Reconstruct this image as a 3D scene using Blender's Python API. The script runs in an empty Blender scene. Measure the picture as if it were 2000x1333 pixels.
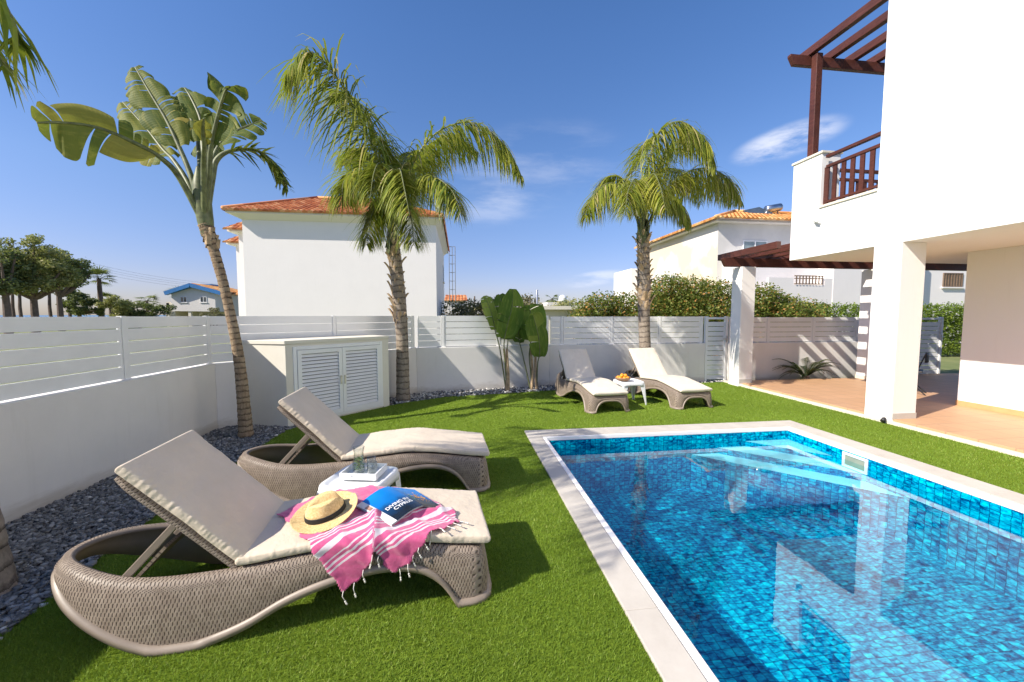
import bpy, bmesh, math, random
import numpy as np
from mathutils import Vector, Matrix, noise
R = math.radians
rnd = random.Random(7)
S = bpy.context.scene
COL = S.collection

# ------------------------------------------------------------------ camera
FPX, PITCH, YAW, EYE = 772.14, R(3.75), R(7.52), 1.6
cd = bpy.data.cameras.new("camera"); cam = bpy.data.objects.new("camera", cd); COL.objects.link(cam)
cd.sensor_width = 36; cd.lens = FPX * 36 / 2000; cd.clip_start = .05; cd.clip_end = 40000
cam.location = (0, 0, EYE); cam.rotation_euler = (R(90) - PITCH, 0, -YAW)
S.camera = cam
_fw = Vector((math.sin(YAW) * math.cos(PITCH), math.cos(YAW) * math.cos(PITCH), -math.sin(PITCH)))
_rt = Vector((math.cos(YAW), -math.sin(YAW), 0)); _dn = _fw.cross(_rt)
def ray(px, py): return _fw + _rt * ((px - 1000) / FPX) + _dn * ((py - 666.5) / FPX)
def W(px, py, Y):                       # survey helper: the point of a sight line at distance Y into the garden
    d = ray(px, py); return Vector((0, 0, EYE)) + d * (Y / d.y)

# ------------------------------------------------------------------ sky and sun
SUN_AZ, SUN_EL = 69.0, 38.6             # light travels towards +X, +Y
trav = Vector((math.sin(R(SUN_AZ)) * math.cos(R(SUN_EL)), math.cos(R(SUN_AZ)) * math.cos(R(SUN_EL)), -math.sin(R(SUN_EL))))
w = bpy.data.worlds.new("World"); S.world = w; w.use_nodes = True
nt = w.node_tree; N = nt.nodes; L = nt.links
for n in list(N): N.remove(n)
sky = N.new("ShaderNodeTexSky"); sky.sky_type = 'NISHITA'; sky.sun_disc = False
sky.sun_elevation = R(SUN_EL); sky.sun_rotation = math.atan2(-trav.x, -trav.y)
sky.air_density = 1.0; sky.dust_density = .35; sky.ozone_density = 2.0; sky.altitude = 0
hsv = N.new("ShaderNodeHueSaturation"); hsv.inputs['Saturation'].default_value = 1.28; hsv.inputs['Value'].default_value = 1.15
L.new(sky.outputs[0], hsv.inputs['Color'])
gm = N.new("ShaderNodeGamma"); gm.inputs[1].default_value = 1.0
L.new(hsv.outputs[0], gm.inputs[0])
tc = N.new("ShaderNodeTexCoord")
cn = N.new("ShaderNodeTexNoise"); cn.inputs['Scale'].default_value = 5.0; cn.inputs['Detail'].default_value = 8; cn.inputs['Roughness'].default_value = .62
mp = N.new("ShaderNodeMapping"); mp.inputs['Scale'].default_value = (1.0, 1.6, 4.5); mp.inputs['Rotation'].default_value = (0, R(-14), 0)
L.new(tc.outputs['Generated'], mp.inputs[0]); L.new(mp.outputs[0], cn.inputs['Vector'])
sz = N.new("ShaderNodeSeparateXYZ"); L.new(tc.outputs['Generated'], sz.inputs[0])
air = N.new("ShaderNodeValToRGB"); L.new(sz.outputs['Z'], air.inputs[0])      # clear dry air: paler and bluer low down
ae = air.color_ramp.elements; ae[0].position = .0; ae[0].color = (.46, .47, .68, 1); ae[1].position = .55; ae[1].color = (1.16, .89, .95, 1)
for p_, c_ in ((.06, (.60, .52, .70, 1)), (.26, (1.04, .79, .84, 1))): q_ = ae.new(p_); q_.color = c_
am = N.new("ShaderNodeMix"); am.data_type = 'RGBA'; am.blend_type = 'MULTIPLY'; am.inputs[0].default_value = 1; L.new(gm.outputs[0], am.inputs[6]); L.new(air.outputs[0], am.inputs[7])
last = am.outputs[2]
def cloud(px, py, rad, amount, stretch, lo, hi):
    global last
    d = ray(px, py).normalized()
    rt = d.cross(Vector((0, 0, 1))).normalized(); up = rt.cross(d)
    def dot(v, k):
        a = N.new("ShaderNodeVectorMath"); a.operation = 'DOT_PRODUCT'; L.new(tc.outputs['Generated'], a.inputs[0]); a.inputs[1].default_value = v
        b = N.new("ShaderNodeMath"); b.operation = 'MULTIPLY'; L.new(a.outputs['Value'], b.inputs[0]); b.inputs[1].default_value = k
        c = N.new("ShaderNodeMath"); c.operation = 'POWER'; L.new(b.outputs[0], c.inputs[0]); c.inputs[1].default_value = 2
        return c.outputs[0]
    s = N.new("ShaderNodeMath"); s.operation = 'ADD'; tl = .14
    L.new(dot(rt + up * tl, 1 / (rad * stretch)), s.inputs[0]); L.new(dot(up - rt * tl, 1 / rad), s.inputs[1])
    f = N.new("ShaderNodeMapRange"); f.inputs[1].default_value = 1; f.inputs[2].default_value = 0; f.inputs[3].default_value = 0; f.inputs[4].default_value = 1; f.interpolation_type = 'SMOOTHERSTEP'
    L.new(s.outputs[0], f.inputs[0])
    fr = N.new("ShaderNodeVectorMath"); fr.operation = 'DOT_PRODUCT'; L.new(tc.outputs['Generated'], fr.inputs[0]); fr.inputs[1].default_value = d
    fg = N.new("ShaderNodeMath"); fg.operation = 'GREATER_THAN'; L.new(fr.outputs['Value'], fg.inputs[0]); fg.inputs[1].default_value = 0
    m = N.new("ShaderNodeMapRange"); m.inputs[1].default_value = lo; m.inputs[2].default_value = hi; m.interpolation_type = 'SMOOTHSTEP'
    L.new(cn.outputs['Fac'], m.inputs[0])
    k = N.new("ShaderNodeMath"); k.operation = 'MULTIPLY'; L.new(f.outputs[0], k.inputs[0]); L.new(m.outputs[0], k.inputs[1])
    k2 = N.new("ShaderNodeMath"); k2.operation = 'MULTIPLY'; L.new(k.outputs[0], k2.inputs[0]); L.new(fg.outputs[0], k2.inputs[1])
    k3 = N.new("ShaderNodeMath"); k3.operation = 'MULTIPLY'; L.new(k2.outputs[0], k3.inputs[0]); k3.inputs[1].default_value = amount
    mx = N.new("ShaderNodeMix"); mx.data_type = 'RGBA'; L.new(k3.outputs[0], mx.inputs[0]); L.new(last, mx.inputs[6]); mx.inputs[7].default_value = (6.2, 6.3, 6.9, 1)
    last = mx.outputs[2]
cloud(1535, 277, .036, .72, 3.0, .28, .56)
cloud(1040, 340, .13, .18, 2.0, .40, .80)
cloud(960, 400, .06, .2, 2.0, .30, .65)
cloud(1160, 545, .022, .5, 4.5, .38, .62)
bg = N.new("ShaderNodeBackground"); bg.inputs[1].default_value = .1; L.new(last, bg.inputs[0])
wo = N.new("ShaderNodeOutputWorld"); L.new(bg.outputs[0], wo.inputs[0])
sl = bpy.data.lights.new("sun", 'SUN'); sl.energy = 4.2; sl.angle = R(.5); sl.color = (1, .93, .82)
so = bpy.data.objects.new("sun", sl); COL.objects.link(so); so.rotation_euler = trav.to_track_quat('-Z', 'Y').to_euler()
S.view_settings.view_transform = 'Standard'; S.view_settings.look = 'None'; S.view_settings.exposure = 0.78; S.view_settings.gamma = 1
S.render.engine = 'CYCLES'; S.cycles.max_bounces = 8; S.cycles.transparent_max_bounces = 12; S.cycles.use_denoising = True
S.cycles.caustics_reflective = False; S.cycles.caustics_refractive = False

# ------------------------------------------------------------------ materials
class MT:
    def __init__(s, name):
        s.m = bpy.data.materials.new(name); s.m.use_nodes = True; s.n = s.m.node_tree.nodes; s.l = s.m.node_tree.links
        s.b = s.n["Principled BSDF"]; s.out = s.n["Material Output"]
    def node(s, t, **k):
        x = s.n.new("ShaderNode" + t)
        for a, v in k.items():
            if a.startswith('i_'): x.inputs[a[2:]].default_value = v
            else: setattr(x, a, v)
        return x
    def coord(s, kind='Object', scale=(1, 1, 1)):
        t = s.node('TexCoord'); m = s.node('Mapping'); m.inputs['Scale'].default_value = scale
        s.l.new(t.outputs[kind], m.inputs[0]); return m.outputs[0]
    def noise(s, vec, scale, detail=4, rough=.55):
        x = s.node('TexNoise'); x.inputs['Scale'].default_value = scale; x.inputs['Detail'].default_value = detail; x.inputs['Roughness'].default_value = rough
        s.l.new(vec, x.inputs['Vector']); return x.outputs['Fac']
    def ramp(s, fac, stops):
        x = s.node('ValToRGB'); e = x.color_ramp.elements
        while len(e) < len(stops): e.new(.5)
        for q, (p, c) in zip(e, stops): q.position = p; q.color = (*c, 1)
        s.l.new(fac, x.inputs[0]); return x.outputs[0]
    def mix(s, fac, a, b, mode='MIX'):
        x = s.node('Mix', data_type='RGBA', blend_type=mode)
        for i, v in ((0, fac), (6, a), (7, b)):
            if isinstance(v, bpy.types.NodeSocket): s.l.new(v, x.inputs[i])
            elif i == 0: x.inputs[0].default_value = v
            else: x.inputs[i].default_value = (*v, 1)
        return x.outputs[2]
    def math(s, op, a, b=0.0, c=None):
        x = s.node('Math', operation=op)
        for i, v in enumerate((a, b, c)):
            if v is None: continue
            if isinstance(v, bpy.types.NodeSocket): s.l.new(v, x.inputs[i])
            else: x.inputs[i].default_value = v
        return x.outputs[0]
    def maprange(s, v, a, b, c=0., d=1.):
        x = s.node('MapRange'); s.l.new(v, x.inputs[0])
        for i, q in enumerate((a, b, c, d)): x.inputs[i + 1].default_value = q
        return x.outputs[0]
    def col(s, sock):
        if isinstance(sock, bpy.types.NodeSocket): s.l.new(sock, s.b.inputs['Base Color'])
        else: s.b.inputs['Base Color'].default_value = (*sock, 1)
    def set(s, rough=.6, metal=0., spec=.5):
        s.b.inputs['Roughness'].default_value = rough; s.b.inputs['Metallic'].default_value = metal; s.b.inputs['Specular IOR Level'].default_value = spec
    def bump(s, h, strength=.3, dist=.01, prev=None):
        x = s.node('Bump'); x.inputs['Strength'].default_value = strength; x.inputs['Distance'].default_value = dist
        s.l.new(h, x.inputs['Height'])
        if prev: s.l.new(prev, x.inputs['Normal'])
        s.l.new(x.outputs[0], s.b.inputs['Normal']); return x.outputs[0]
def speck(name, col, var=.12, scale=6, rough=.6, bump=.15, bscale=80, bdist=.003, metal=0., spec=.5, kind='Object'):
    t = MT(name); v = t.coord(kind); n = t.noise(v, scale, 6, .6)
    a = tuple(c * (1 - var) for c in col); b = tuple(min(1, c * (1 + var)) for c in col)
    t.col(t.ramp(n, [(.3, a), (.7, b)])); t.set(rough, metal, spec)
    if bump: t.bump(t.noise(v, bscale, 4), bump, bdist)
    return t.m
def make_plaster(name, col, stain=.08, dirt=(.45, .42, .36), streak=.0):
    t = MT(name); v = t.coord(); n = t.noise(v, 1.3, 7, .62); n2 = t.noise(t.coord(scale=(5, 5, .5)), 2.2, 6, .7)
    c = t.ramp(n, [(.3, tuple(k * (1 - stain) for k in col)), (.65, col)])
    f = t.maprange(n2, .55, .8, 0, .25 + streak)
    t.col(t.mix(f, c, tuple(k * .6 + d * .4 for k, d in zip(col, dirt))))
    t.set(.85, 0, .2); t.bump(t.noise(v, 140, 5, .7), .25, .002, t.bump(t.noise(v, 9, 3), .12, .01)); return t.m
M = {}
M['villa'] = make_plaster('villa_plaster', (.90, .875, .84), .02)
def splash(m):
    t_ = m.node_tree; n_ = t_.nodes; l_ = t_.links; b_ = n_['Principled BSDF']; src = b_.inputs['Base Color'].links[0].from_socket
    ge = n_.new('ShaderNodeNewGeometry'); sp_ = n_.new('ShaderNodeSeparateXYZ'); l_.new(ge.outputs['Position'], sp_.inputs[0]); nz_ = n_.new('ShaderNodeTexNoise'); nz_.inputs['Scale'].default_value = 7; nz_.inputs['Detail'].default_value = 8; nz_.inputs['Roughness'].default_value = .7
    ad_ = n_.new('ShaderNodeMath'); ad_.operation = 'MULTIPLY_ADD'; l_.new(nz_.outputs['Fac'], ad_.inputs[0]); ad_.inputs[1].default_value = -.35; l_.new(sp_.outputs['Z'], ad_.inputs[2])
    mr = n_.new('ShaderNodeMapRange'); l_.new(ad_.outputs[0], mr.inputs[0]); mr.inputs[1].default_value = -.02; mr.inputs[2].default_value = -.17; mr.inputs[3].default_value = 0; mr.inputs[4].default_value = .7
    mx_ = n_.new('ShaderNodeMix'); mx_.data_type = 'RGBA'; l_.new(mr.outputs[0], mx_.inputs[0]); l_.new(src, mx_.inputs[6]); mx_.inputs[7].default_value = (.42, .37, .30, 1); l_.new(mx_.outputs[2], b_.inputs['Base Color']); return m
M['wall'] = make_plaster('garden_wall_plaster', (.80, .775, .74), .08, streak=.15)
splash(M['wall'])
M['cabinet'] = make_plaster('cabinet_plaster', (.76, .72, .62), .07, streak=.2)
M['house'] = make_plaster('house_plaster', (.86, .82, .79), .03)
M['oldhouse'] = make_plaster('weathered_plaster', (.66, .64, .60), .12, (.50, .42, .28), .35)
t = MT('patched_plaster'); v = t.coord(); n = t.noise(v, .38, 5, .5)
t.col(t.ramp(n, [(.44, (.72, .69, .63)), (.5, (.67, .59, .44))])); t.set(.9, 0, .2); M['patched'] = t.m
M['farhouse'] = make_plaster('far_plaster', (.74, .70, .66), .05)
M['alu'] = speck('white_aluminium', (.84, .84, .83), .04, 3, .42, .05, 60, .001, 0, .4)
M['aluwarm'] = speck('white_plastic', (.78, .79, .79), .03, 3, .35, .05, 60, .001)
M['steel'] = speck('brushed_steel', (.55, .55, .56), .1, 20, .3, .05, 60, .001, 1)
M['dark'] = speck('dark_plastic', (.02, .02, .022), .1, 5, .5)
M['glassdark'] = speck('window_glass', (.06, .075, .085), .3, 2, .08, 0, spec=.9)
M['stonecap'] = speck('cream_stone', (.72, .66, .54), .07, 9, .7)
M['greytile'] = speck('grey_skirting', (.50, .48, .44), .08, 5, .5)
M['orangetile'] = speck('terracotta_skirting', (.62, .36, .17), .1, 5, .5)
M['rust'] = speck('galvanised', (.25, .26, .27), .2, 8, .6, metal=.4)
M['blue'] = speck('blue_paint', (.03, .17, .42), .15, 3, .5)
M['cushion'] = None
def make_wood(name, a, b):
    t = MT(name); v = t.coord(scale=(1, 1, 1)); g = t.noise(t.coord(scale=(14, 2.2, 14)), 3, 8, .7); n = t.noise(v, 2, 4)
    c = t.ramp(g, [(.3, a), (.7, b)]); c = t.mix(t.maprange(n, .5, .75, 0, .5), c, tuple(k * .55 for k in a)); t.col(c); t.set(.5, 0, .4)
    t.bump(g, .35, .004); return t.m
M['wood'] = make_wood('red_brown_stain', (.055, .017, .011), (.125, .038, .026))
M['oldwood'] = make_wood('weathered_wood', (.12, .08, .05), (.28, .20, .14))

# wicker: uv.x along the frame in metres, uv.y up in metres
t = MT('brown_wicker'); uv = t.coord('UV'); sep = t.node('SeparateXYZ'); t.l.new(uv, sep.inputs[0])
rowf = t.math('MULTIPLY', sep.outputs[1], 1 / .021); row = t.math('FLOOR', rowf); fy = t.math('FRACT', rowf)
sx = t.math('MULTIPLY', sep.outputs[0], 1 / .0175); sx = t.math('ADD', sx, t.math('MULTIPLY', t.math('MODULO', row, 2), .5)); sx = t.math('ADD', sx, t.math('MULTIPLY', fy, .12))
sx = t.math('ADD', sx, t.math('MULTIPLY', t.noise(uv, 38, 3, .6), .55)); fx = t.math('FRACT', sx)
bar = t.math('SUBTRACT', 1., t.math('MULTIPLY', t.math('ABSOLUTE', t.math('SUBTRACT', fx, .5)), 2.))   # ridge
gap = t.math('MULTIPLY', t.math('ABSOLUTE', t.math('SUBTRACT', fy, .5)), 2.)
hline = t.maprange(gap, .70, .9, 0., .8); vb = t.maprange(bar, .12, .42)
hgt = t.math('MAXIMUM', hline, vb)
nz = t.noise(t.coord(), 25, 3); c0 = t.ramp(nz, [(.3, (.225, .175, .135)), (.7, (.32, .26, .205))])
t.col(t.mix(t.maprange(hgt, .0, .5), (.06, .042, .035), c0)); t.set(.5, 0, .35)
t.bump(hgt, 1.0, .004); M['wicker'] = t.m
M['resin'] = speck('brown_resin', (.255, .205, .16), .08, 12, .45, .1)
M['resindark'] = speck('dark_brown_resin', (.12, .085, .075), .08, 12, .5, .1)

t = MT('beige_cushion'); v = t.coord(); n = t.noise(v, 5, 5)
t.col(t.ramp(n, [(.3, (.60, .51, .395)), (.7, (.66, .56, .44))])); t.set(.75, 0, .2); t.b.inputs['Sheen Weight'].default_value = .15
t.bump(t.noise(v, 420, 2), .12, .001, t.bump(t.noise(v, 6, 5, .6), .6, .03)); M['cushion'] = t.m
t = MT('pale_cushion'); v = t.coord(); n = t.noise(v, 5, 5)
t.col(t.ramp(n, [(.3, (.68, .61, .50)), (.7, (.73, .66, .55))])); t.set(.8, 0, .2); t.bump(t.noise(v, 6, 5, .6), .5, .03); M['cushionpale'] = t.m

# towel: uv.x = distance across the stripes
t = MT('pink_cotton'); uv = t.coord('UV'); sep = t.node('SeparateXYZ'); t.l.new(uv, sep.inputs[0])
rp = t.node('ValToRGB'); rp.color_ramp.interpolation = 'CONSTANT'; e = rp.color_ramp.elements
PK = (.56, .085, .22); WH = (.66, .62, .65)
st = [(0, PK), (.10, WH), (.135, PK), (.17, WH), (.20, PK), (.245, WH), (.27, PK), (.36, WH), (.46, PK), (.58, WH), (.605, PK), (.65, WH), (.685, PK), (.73, WH), (.76, PK)]
while len(e) < len(st): e.new(.5)
for q, (p, c) in zip(e, st): q.position = p; q.color = (*c, 1)
t.l.new(sep.outputs[0], rp.inputs[0])
nn = t.noise(t.coord('Object'), 60, 5, .7); cc = t.mix(t.maprange(nn, .4, .75, 0, .35), rp.outputs[0], (.72, .2, .36)); t.col(cc); t.set(.95, 0, .1)
t.b.inputs['Sheen Weight'].default_value = .4
t.bump(t.noise(t.coord('Object'), 300, 3), .5, .002, t.bump(nn, .5, .004)); M['towel'] = t.m
M['cord'] = speck('white_cotton', (.75, .72, .66), .1, 60, .9, .3, 300)
# straw
t = MT('plaited_straw'); v = t.coord(); wv = t.node('TexWave', wave_type='RINGS', rings_direction='Z'); wv.inputs['Scale'].default_value = 60; wv.inputs['Distortion'].default_value = 2.5; wv.inputs['Detail'].default_value = 2
t.l.new(v, wv.inputs[0]); n = t.noise(v, 90, 4, .7); t.col(t.mix(t.maprange(n, .35, .7), (.58, .39, .16), (.86, .66, .34))); t.set(.7, 0, .3)
t.bump(wv.outputs['Fac'], .35, .0015, t.bump(n, .6, .003)); M['straw'] = t.m
M['black'] = speck('black_ribbon', (.012, .012, .014), .2, 30, .7, .3, 200)
M['paper'] = speck('white_paper', (.78, .77, .76), .03, 8, .5)
t = MT('blue_cover'); v = t.coord('UV'); n = t.noise(v, 3.5, 5); sep = t.node('SeparateXYZ'); t.l.new(v, sep.inputs[0])
g = t.math('ADD', sep.outputs[1], t.math('MULTIPLY', t.math('SUBTRACT', n, .5), .35))
t.col(t.ramp(g, [(.12, (.012, .018, .03)), (.38, (.008, .05, .14)), (.55, (.005, .16, .50)), (1, (.005, .24, .70))])); t.set(.2, 0, .5); M['cover'] = t.m
M['coral'] = speck('orange_print', (.75, .36, .04), .3, 60, .4)
M['teal'] = speck('teal_print', (.05, .28, .22), .4, 60, .4)
M['photo'] = speck('skin_print', (.45, .25, .18), .5, 60, .4)
M['ink'] = speck('white_ink', (.85, .85, .85), .01, 5, .4, 0)
t = MT('clear_glass'); g = t.node('BsdfGlass'); g.inputs['Roughness'].default_value = 0; g.inputs['IOR'].default_value = 1.45
tr = t.node('BsdfTransparent'); gl = t.node('BsdfGlossy'); gl.inputs['Roughness'].default_value = .02; fz0 = t.node('LayerWeight'); fz0.inputs[0].default_value = .5; fz = t.node('MapRange'); t.l.new(t.math('POWER', fz0.outputs['Facing'], 3.), fz.inputs[0]); fz.inputs[3].default_value = .05; fz.inputs[4].default_value = .75
mx = t.node('MixShader'); t.l.new(fz.outputs[0], mx.inputs[0]); t.l.new(tr.outputs[0], mx.inputs[1]); t.l.new(gl.outputs[0], mx.inputs[2]); tr.inputs[0].default_value = (.93, .95, .94, 1)
t.l.new(mx.outputs[0], t.out.inputs[0]); M['glass'] = t.m
M['orange'] = speck('orange_peel', (.80, .33, .02), .15, 30, .45, .3, 200)
M['basket'] = speck('basket_cane', (.30, .17, .09), .25, 60, .7, .6, 120)

# leaves carry a random 'tint' value per leaf
def make_leaf(name, stops, rough=.5, trans=.25, spec=.4, vein=0):
    t = MT(name); a = t.node('Attribute', attribute_name='tint'); c = t.ramp(a.outputs['Fac'], stops)
    if vein:
        uv = t.coord('UV'); sp = t.node('SeparateXYZ'); t.l.new(uv, sp.inputs[0])
        vv = t.math('SINE', t.math('MULTIPLY', sp.outputs[0], vein)); t.bump(vv, .14, .003)
        c = t.mix(t.maprange(t.noise(uv, 7, 5), .5, .75, 0, .5), c, tuple(min(1, k * 1.5) for k in stops[-1][1]))
    t.col(c); t.set(rough, 0, spec)
    tl = t.node('BsdfTranslucent'); mm = t.mix(.5, c, (.30, .38, .04)); t.l.new(mm, tl.inputs[0])
    ms = t.node('MixShader'); ms.inputs[0].default_value = trans; t.l.new(t.b.outputs[0], ms.inputs[1]); t.l.new(tl.outputs[0], ms.inputs[2]); t.l.new(ms.outputs[0], t.out.inputs[0])
    return t.m
M['frond'] = make_leaf('palm_leaflet', [(0, (.08, .13, .014)), (.45, (.21, .26, .028)), (.8, (.40, .39, .05)), (1, (.55, .46, .22))], .45, .38)
M['banana'] = make_leaf('paddle_leaf', [(0, (.05, .085, .02)), (.5, (.10, .135, .026)), (.85, (.20, .21, .04)), (1, (.32, .27, .06))], .62, .25, .2, 330)
M['bananadark'] = make_leaf('young_paddle_leaf', [(0, (.05, .11, .022)), (.6, (.11, .19, .03)), (1, (.28, .34, .07))], .5, .3, .15, 330)
M['bush'] = make_leaf('bush_leaf', [(0, (.07, .11, .018)), (.5, (.16, .21, .035)), (.74, (.30, .28, .06)), (.80, (.48, .24, .07)), (1, (.60, .30, .09))], .55, .3)
M['bushgreen'] = make_leaf('hedge_leaf', [(0, (.06, .11, .012)), (.6, (.16, .24, .025)), (1, (.30, .36, .04))], .55, .3)
M['olive'] = make_leaf('olive_leaf', [(0, (.09, .09, .04)), (.6, (.20, .18, .085)), (1, (.33, .28, .15))], .6, .2)
M['tree'] = make_leaf('tree_leaf', [(0, (.16, .18, .06)), (.6, (.37, .36, .14)), (1, (.60, .52, .24))], .7, .35)
M['pine'] = make_leaf('pine_needle', [(0, (.06, .09, .035)), (.6, (.17, .20, .08)), (1, (.32, .33, .14))], .7, .3)
M['cycad'] = make_leaf('cycad_leaf', [(0, (.02, .04, .015)), (.6, (.06, .085, .03)), (1, (.14, .14, .05))], .45, .15)
M['succulent'] = make_leaf('succulent_leaf', [(0, (.10, .20, .07)), (1, (.32, .45, .22))], .5, .15)
t = MT('turf_blade'); a = t.node('Attribute', attribute_name='tint'); gg = t.noise(t.coord(), .9, 5, .65); gc = t.ramp(a.outputs['Fac'], [(0, (.105, .17, .016)), (.45, (.185, .295, .034)), (.8, (.265, .375, .052)), (1, (.43, .46, .14))]); t.col(t.mix(t.maprange(gg, .42, .68, 0, .45), gc, (.15, .215, .03))); t.set(.55, 0, .25)
tl = t.node('BsdfTranslucent'); tl.inputs[0].default_value = (.30, .41, .03, 1); ms = t.node('MixShader'); ms.inputs[0].default_value = .25
t.l.new(t.b.outputs[0], ms.inputs[1]); t.l.new(tl.outputs[0], ms.inputs[2]); t.l.new(ms.outputs[0], t.out.inputs[0]); M['blade'] = t.m
t = MT('turf_mat'); v = t.coord(); n = t.noise(v, 160, 5, .75); n2 = t.noise(v, 1.2, 4)
c = t.ramp(n, [(.3, (.09, .15, .012)), (.5, (.19, .28, .022)), (.72, (.29, .37, .04))]); t.col(t.mix(t.maprange(n2, .3, .7, 0, .25), c, (.17, .25, .025))); t.set(.8, 0, .15)
t.bump(n, 1., .015); M['turf'] = t.m
t = MT('gravel_bed'); v = t.coord(); vo = t.node('TexVoronoi'); vo.inputs['Scale'].default_value = 45; t.l.new(v, vo.inputs['Vector'])
t.col(t.mix(.5, t.ramp(vo.outputs['Distance'], [(0, (.13, .135, .15)), (.6, (.03, .03, .035))]), t.ramp(t.noise(v, 90, 3), [(.3, (.04, .04, .05)), (.7, (.16, .165, .18))]))); t.set(.8); t.bump(vo.outputs['Distance'], 1., .02); M['gravelbed'] = t.m
t = MT('slate_chip'); a = t.node('Attribute', attribute_name='tint'); t.col(t.ramp(a.outputs['Fac'], [(0, (.09, .09, .09)), (.6, (.205, .20, .195)), (.93, (.36, .36, .36)), (1, (.62, .60, .56))])); t.set(.75); M['stone'] = t.m
t = MT('far_ground'); v = t.coord(); t.col(t.ramp(t.noise(v, .35, 8, .7), [(.3, (.11, .15, .04)), (.55, (.20, .22, .08)), (.75, (.34, .28, .17))])); t.set(.9); M['land'] = t.m
t = MT('sea_water'); t.col((.05, .16, .26)); t.set(.25); t.bump(t.noise(t.coord(), .2, 4), .4, .3); M['sea'] = t.m
# palm trunk: uv.y is height in metres, uv.x runs round
def make_trunk(name, a, b, ring, strength=1.):
    t = MT(name); uv = t.coord('UV'); sp = t.node('SeparateXYZ'); t.l.new(uv, sp.inputs[0]); n = t.noise(t.coord(), 9, 6, .7)
    y = t.math('ADD', t.math('MULTIPLY', sp.outputs[1], 1 / ring), t.math('MULTIPLY', n, 1.1)); f = t.math('FRACT', y)
    h = t.maprange(f, 0, .25); n3 = t.noise(t.coord(scale=(1, 1, .15)), 45, 5, .7)
    c = t.mix(t.maprange(f, .0, .35), tuple(k * .35 for k in a), t.ramp(n, [(.3, a), (.72, b)])); c = t.mix(t.maprange(n3, .5, .7, 0, .5), c, tuple(k * .5 for k in a)); t.col(c); t.set(.9, 0, .15)
    t.bump(n3, .6, .01, t.bump(h, strength, .012)); return t.m
M['trunkbanana'] = make_trunk('ringed_bark', (.23, .155, .095), (.46, .36, .24), .075)
M['trunkqueen'] = make_trunk('palm_bark', (.21, .165, .125), (.40, .34, .275), .11, .7)
M['boot'] = speck('dry_leaf_base', (.42, .30, .18), .4, 12, .85, .6, 60)
M['petiole'] = speck('green_petiole', (.135, .15, .06), .5, 14, .5, .2, 40)
M['bark'] = speck('grey_bark', (.14, .10, .08), .3, 5, .9, .6, 20, .02)
# pool mosaic
def make_mosaic(name, size):
    t = MT(name); uv = t.coord('UV'); wob = t.node('TexNoise'); wob.inputs['Scale'].default_value = 9; wob.inputs['Detail'].default_value = 2; t.l.new(uv, wob.inputs['Vector'])  # wobbles the tile lines: the water's refraction is drawn into the pattern
    sub = t.node('VectorMath', operation='SUBTRACT'); t.l.new(wob.outputs['Color'], sub.inputs[0]); sub.inputs[1].default_value = (.5, .5, .5)
    sc = t.node('VectorMath', operation='SCALE'); t.l.new(sub.outputs[0], sc.inputs[0]); sc.inputs['Scale'].default_value = .035
    ad = t.node('VectorMath', operation='ADD'); t.l.new(uv, ad.inputs[0]); t.l.new(sc.outputs[0], ad.inputs[1])
    dv = t.node('VectorMath', operation='SCALE'); t.l.new(ad.outputs[0], dv.inputs[0]); dv.inputs['Scale'].default_value = 1 / size
    fl = t.node('VectorMath', operation='FLOOR'); t.l.new(dv.outputs[0], fl.inputs[0]); fr = t.node('VectorMath', operation='FRACTION'); t.l.new(dv.outputs[0], fr.inputs[0])
    wn = t.node('TexWhiteNoise', noise_dimensions='2D'); t.l.new(fl.outputs[0], wn.inputs['Vector'])
    st_ = t.node('VectorMath', operation='MULTIPLY'); t.l.new(ad.outputs[0], st_.inputs[0]); st_.inputs[1].default_value = (1.0, 2.1, 1); of = t.node('VectorMath', operation='SCALE'); t.l.new(wn.outputs['Color'], of.inputs[0]); of.inputs['Scale'].default_value = 7; sm = t.node('VectorMath', operation='ADD'); t.l.new(st_.outputs[0], sm.inputs[0]); t.l.new(of.outputs[0], sm.inputs[1])
    n = t.noise(sm.outputs[0], 14, 4, .62); val = t.math('ADD', t.math('MULTIPLY', wn.outputs['Value'], .10), t.math('MULTIPLY', n, .95))
    c = t.ramp(val, [(.35, (.0, .03, .12)), (.46, (.0, .14, .31)), (.575, (.0, .36, .54)), (.73, (.0, .68, .78))])
    sp = t.node('SeparateXYZ'); t.l.new(fr.outputs[0], sp.inputs[0])
    ex = t.math('ABSOLUTE', t.math('SUBTRACT', sp.outputs[0], .5)); ey = t.math('ABSOLUTE', t.math('SUBTRACT', sp.outputs[1], .5)); e = t.math('MAXIMUM', ex, ey)
    c = t.mix(t.maprange(e, .455, .485), c, (.0, .03, .12)); t.col(c); t.set(.9, 0, 0); t.b.inputs['Coat Weight'].default_value = 0; return t.m
M['mosaic'] = make_mosaic('blue_glass_mosaic', .068)
M['step'] = speck('pale_step', (.42, .82, .90), .06, 10, .4)
t = MT('pool_water'); v = t.coord(); tr = t.node('BsdfTransparent'); tr.inputs[0].default_value = (.70, .97, .995, 1); gl = t.node('BsdfGlossy'); gl.inputs['Roughness'].default_value = .0
n1 = t.noise(t.coord(scale=(1, 1.0, 1)), 2.6, 2, .5); n2 = t.noise(v, 16, 2, .5)
bp = t.node('Bump'); bp.inputs['Strength'].default_value = .35; bp.inputs['Distance'].default_value = .0022; t.l.new(t.math('ADD', n1, t.math('MULTIPLY', n2, .12)), bp.inputs['Height'])
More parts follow.
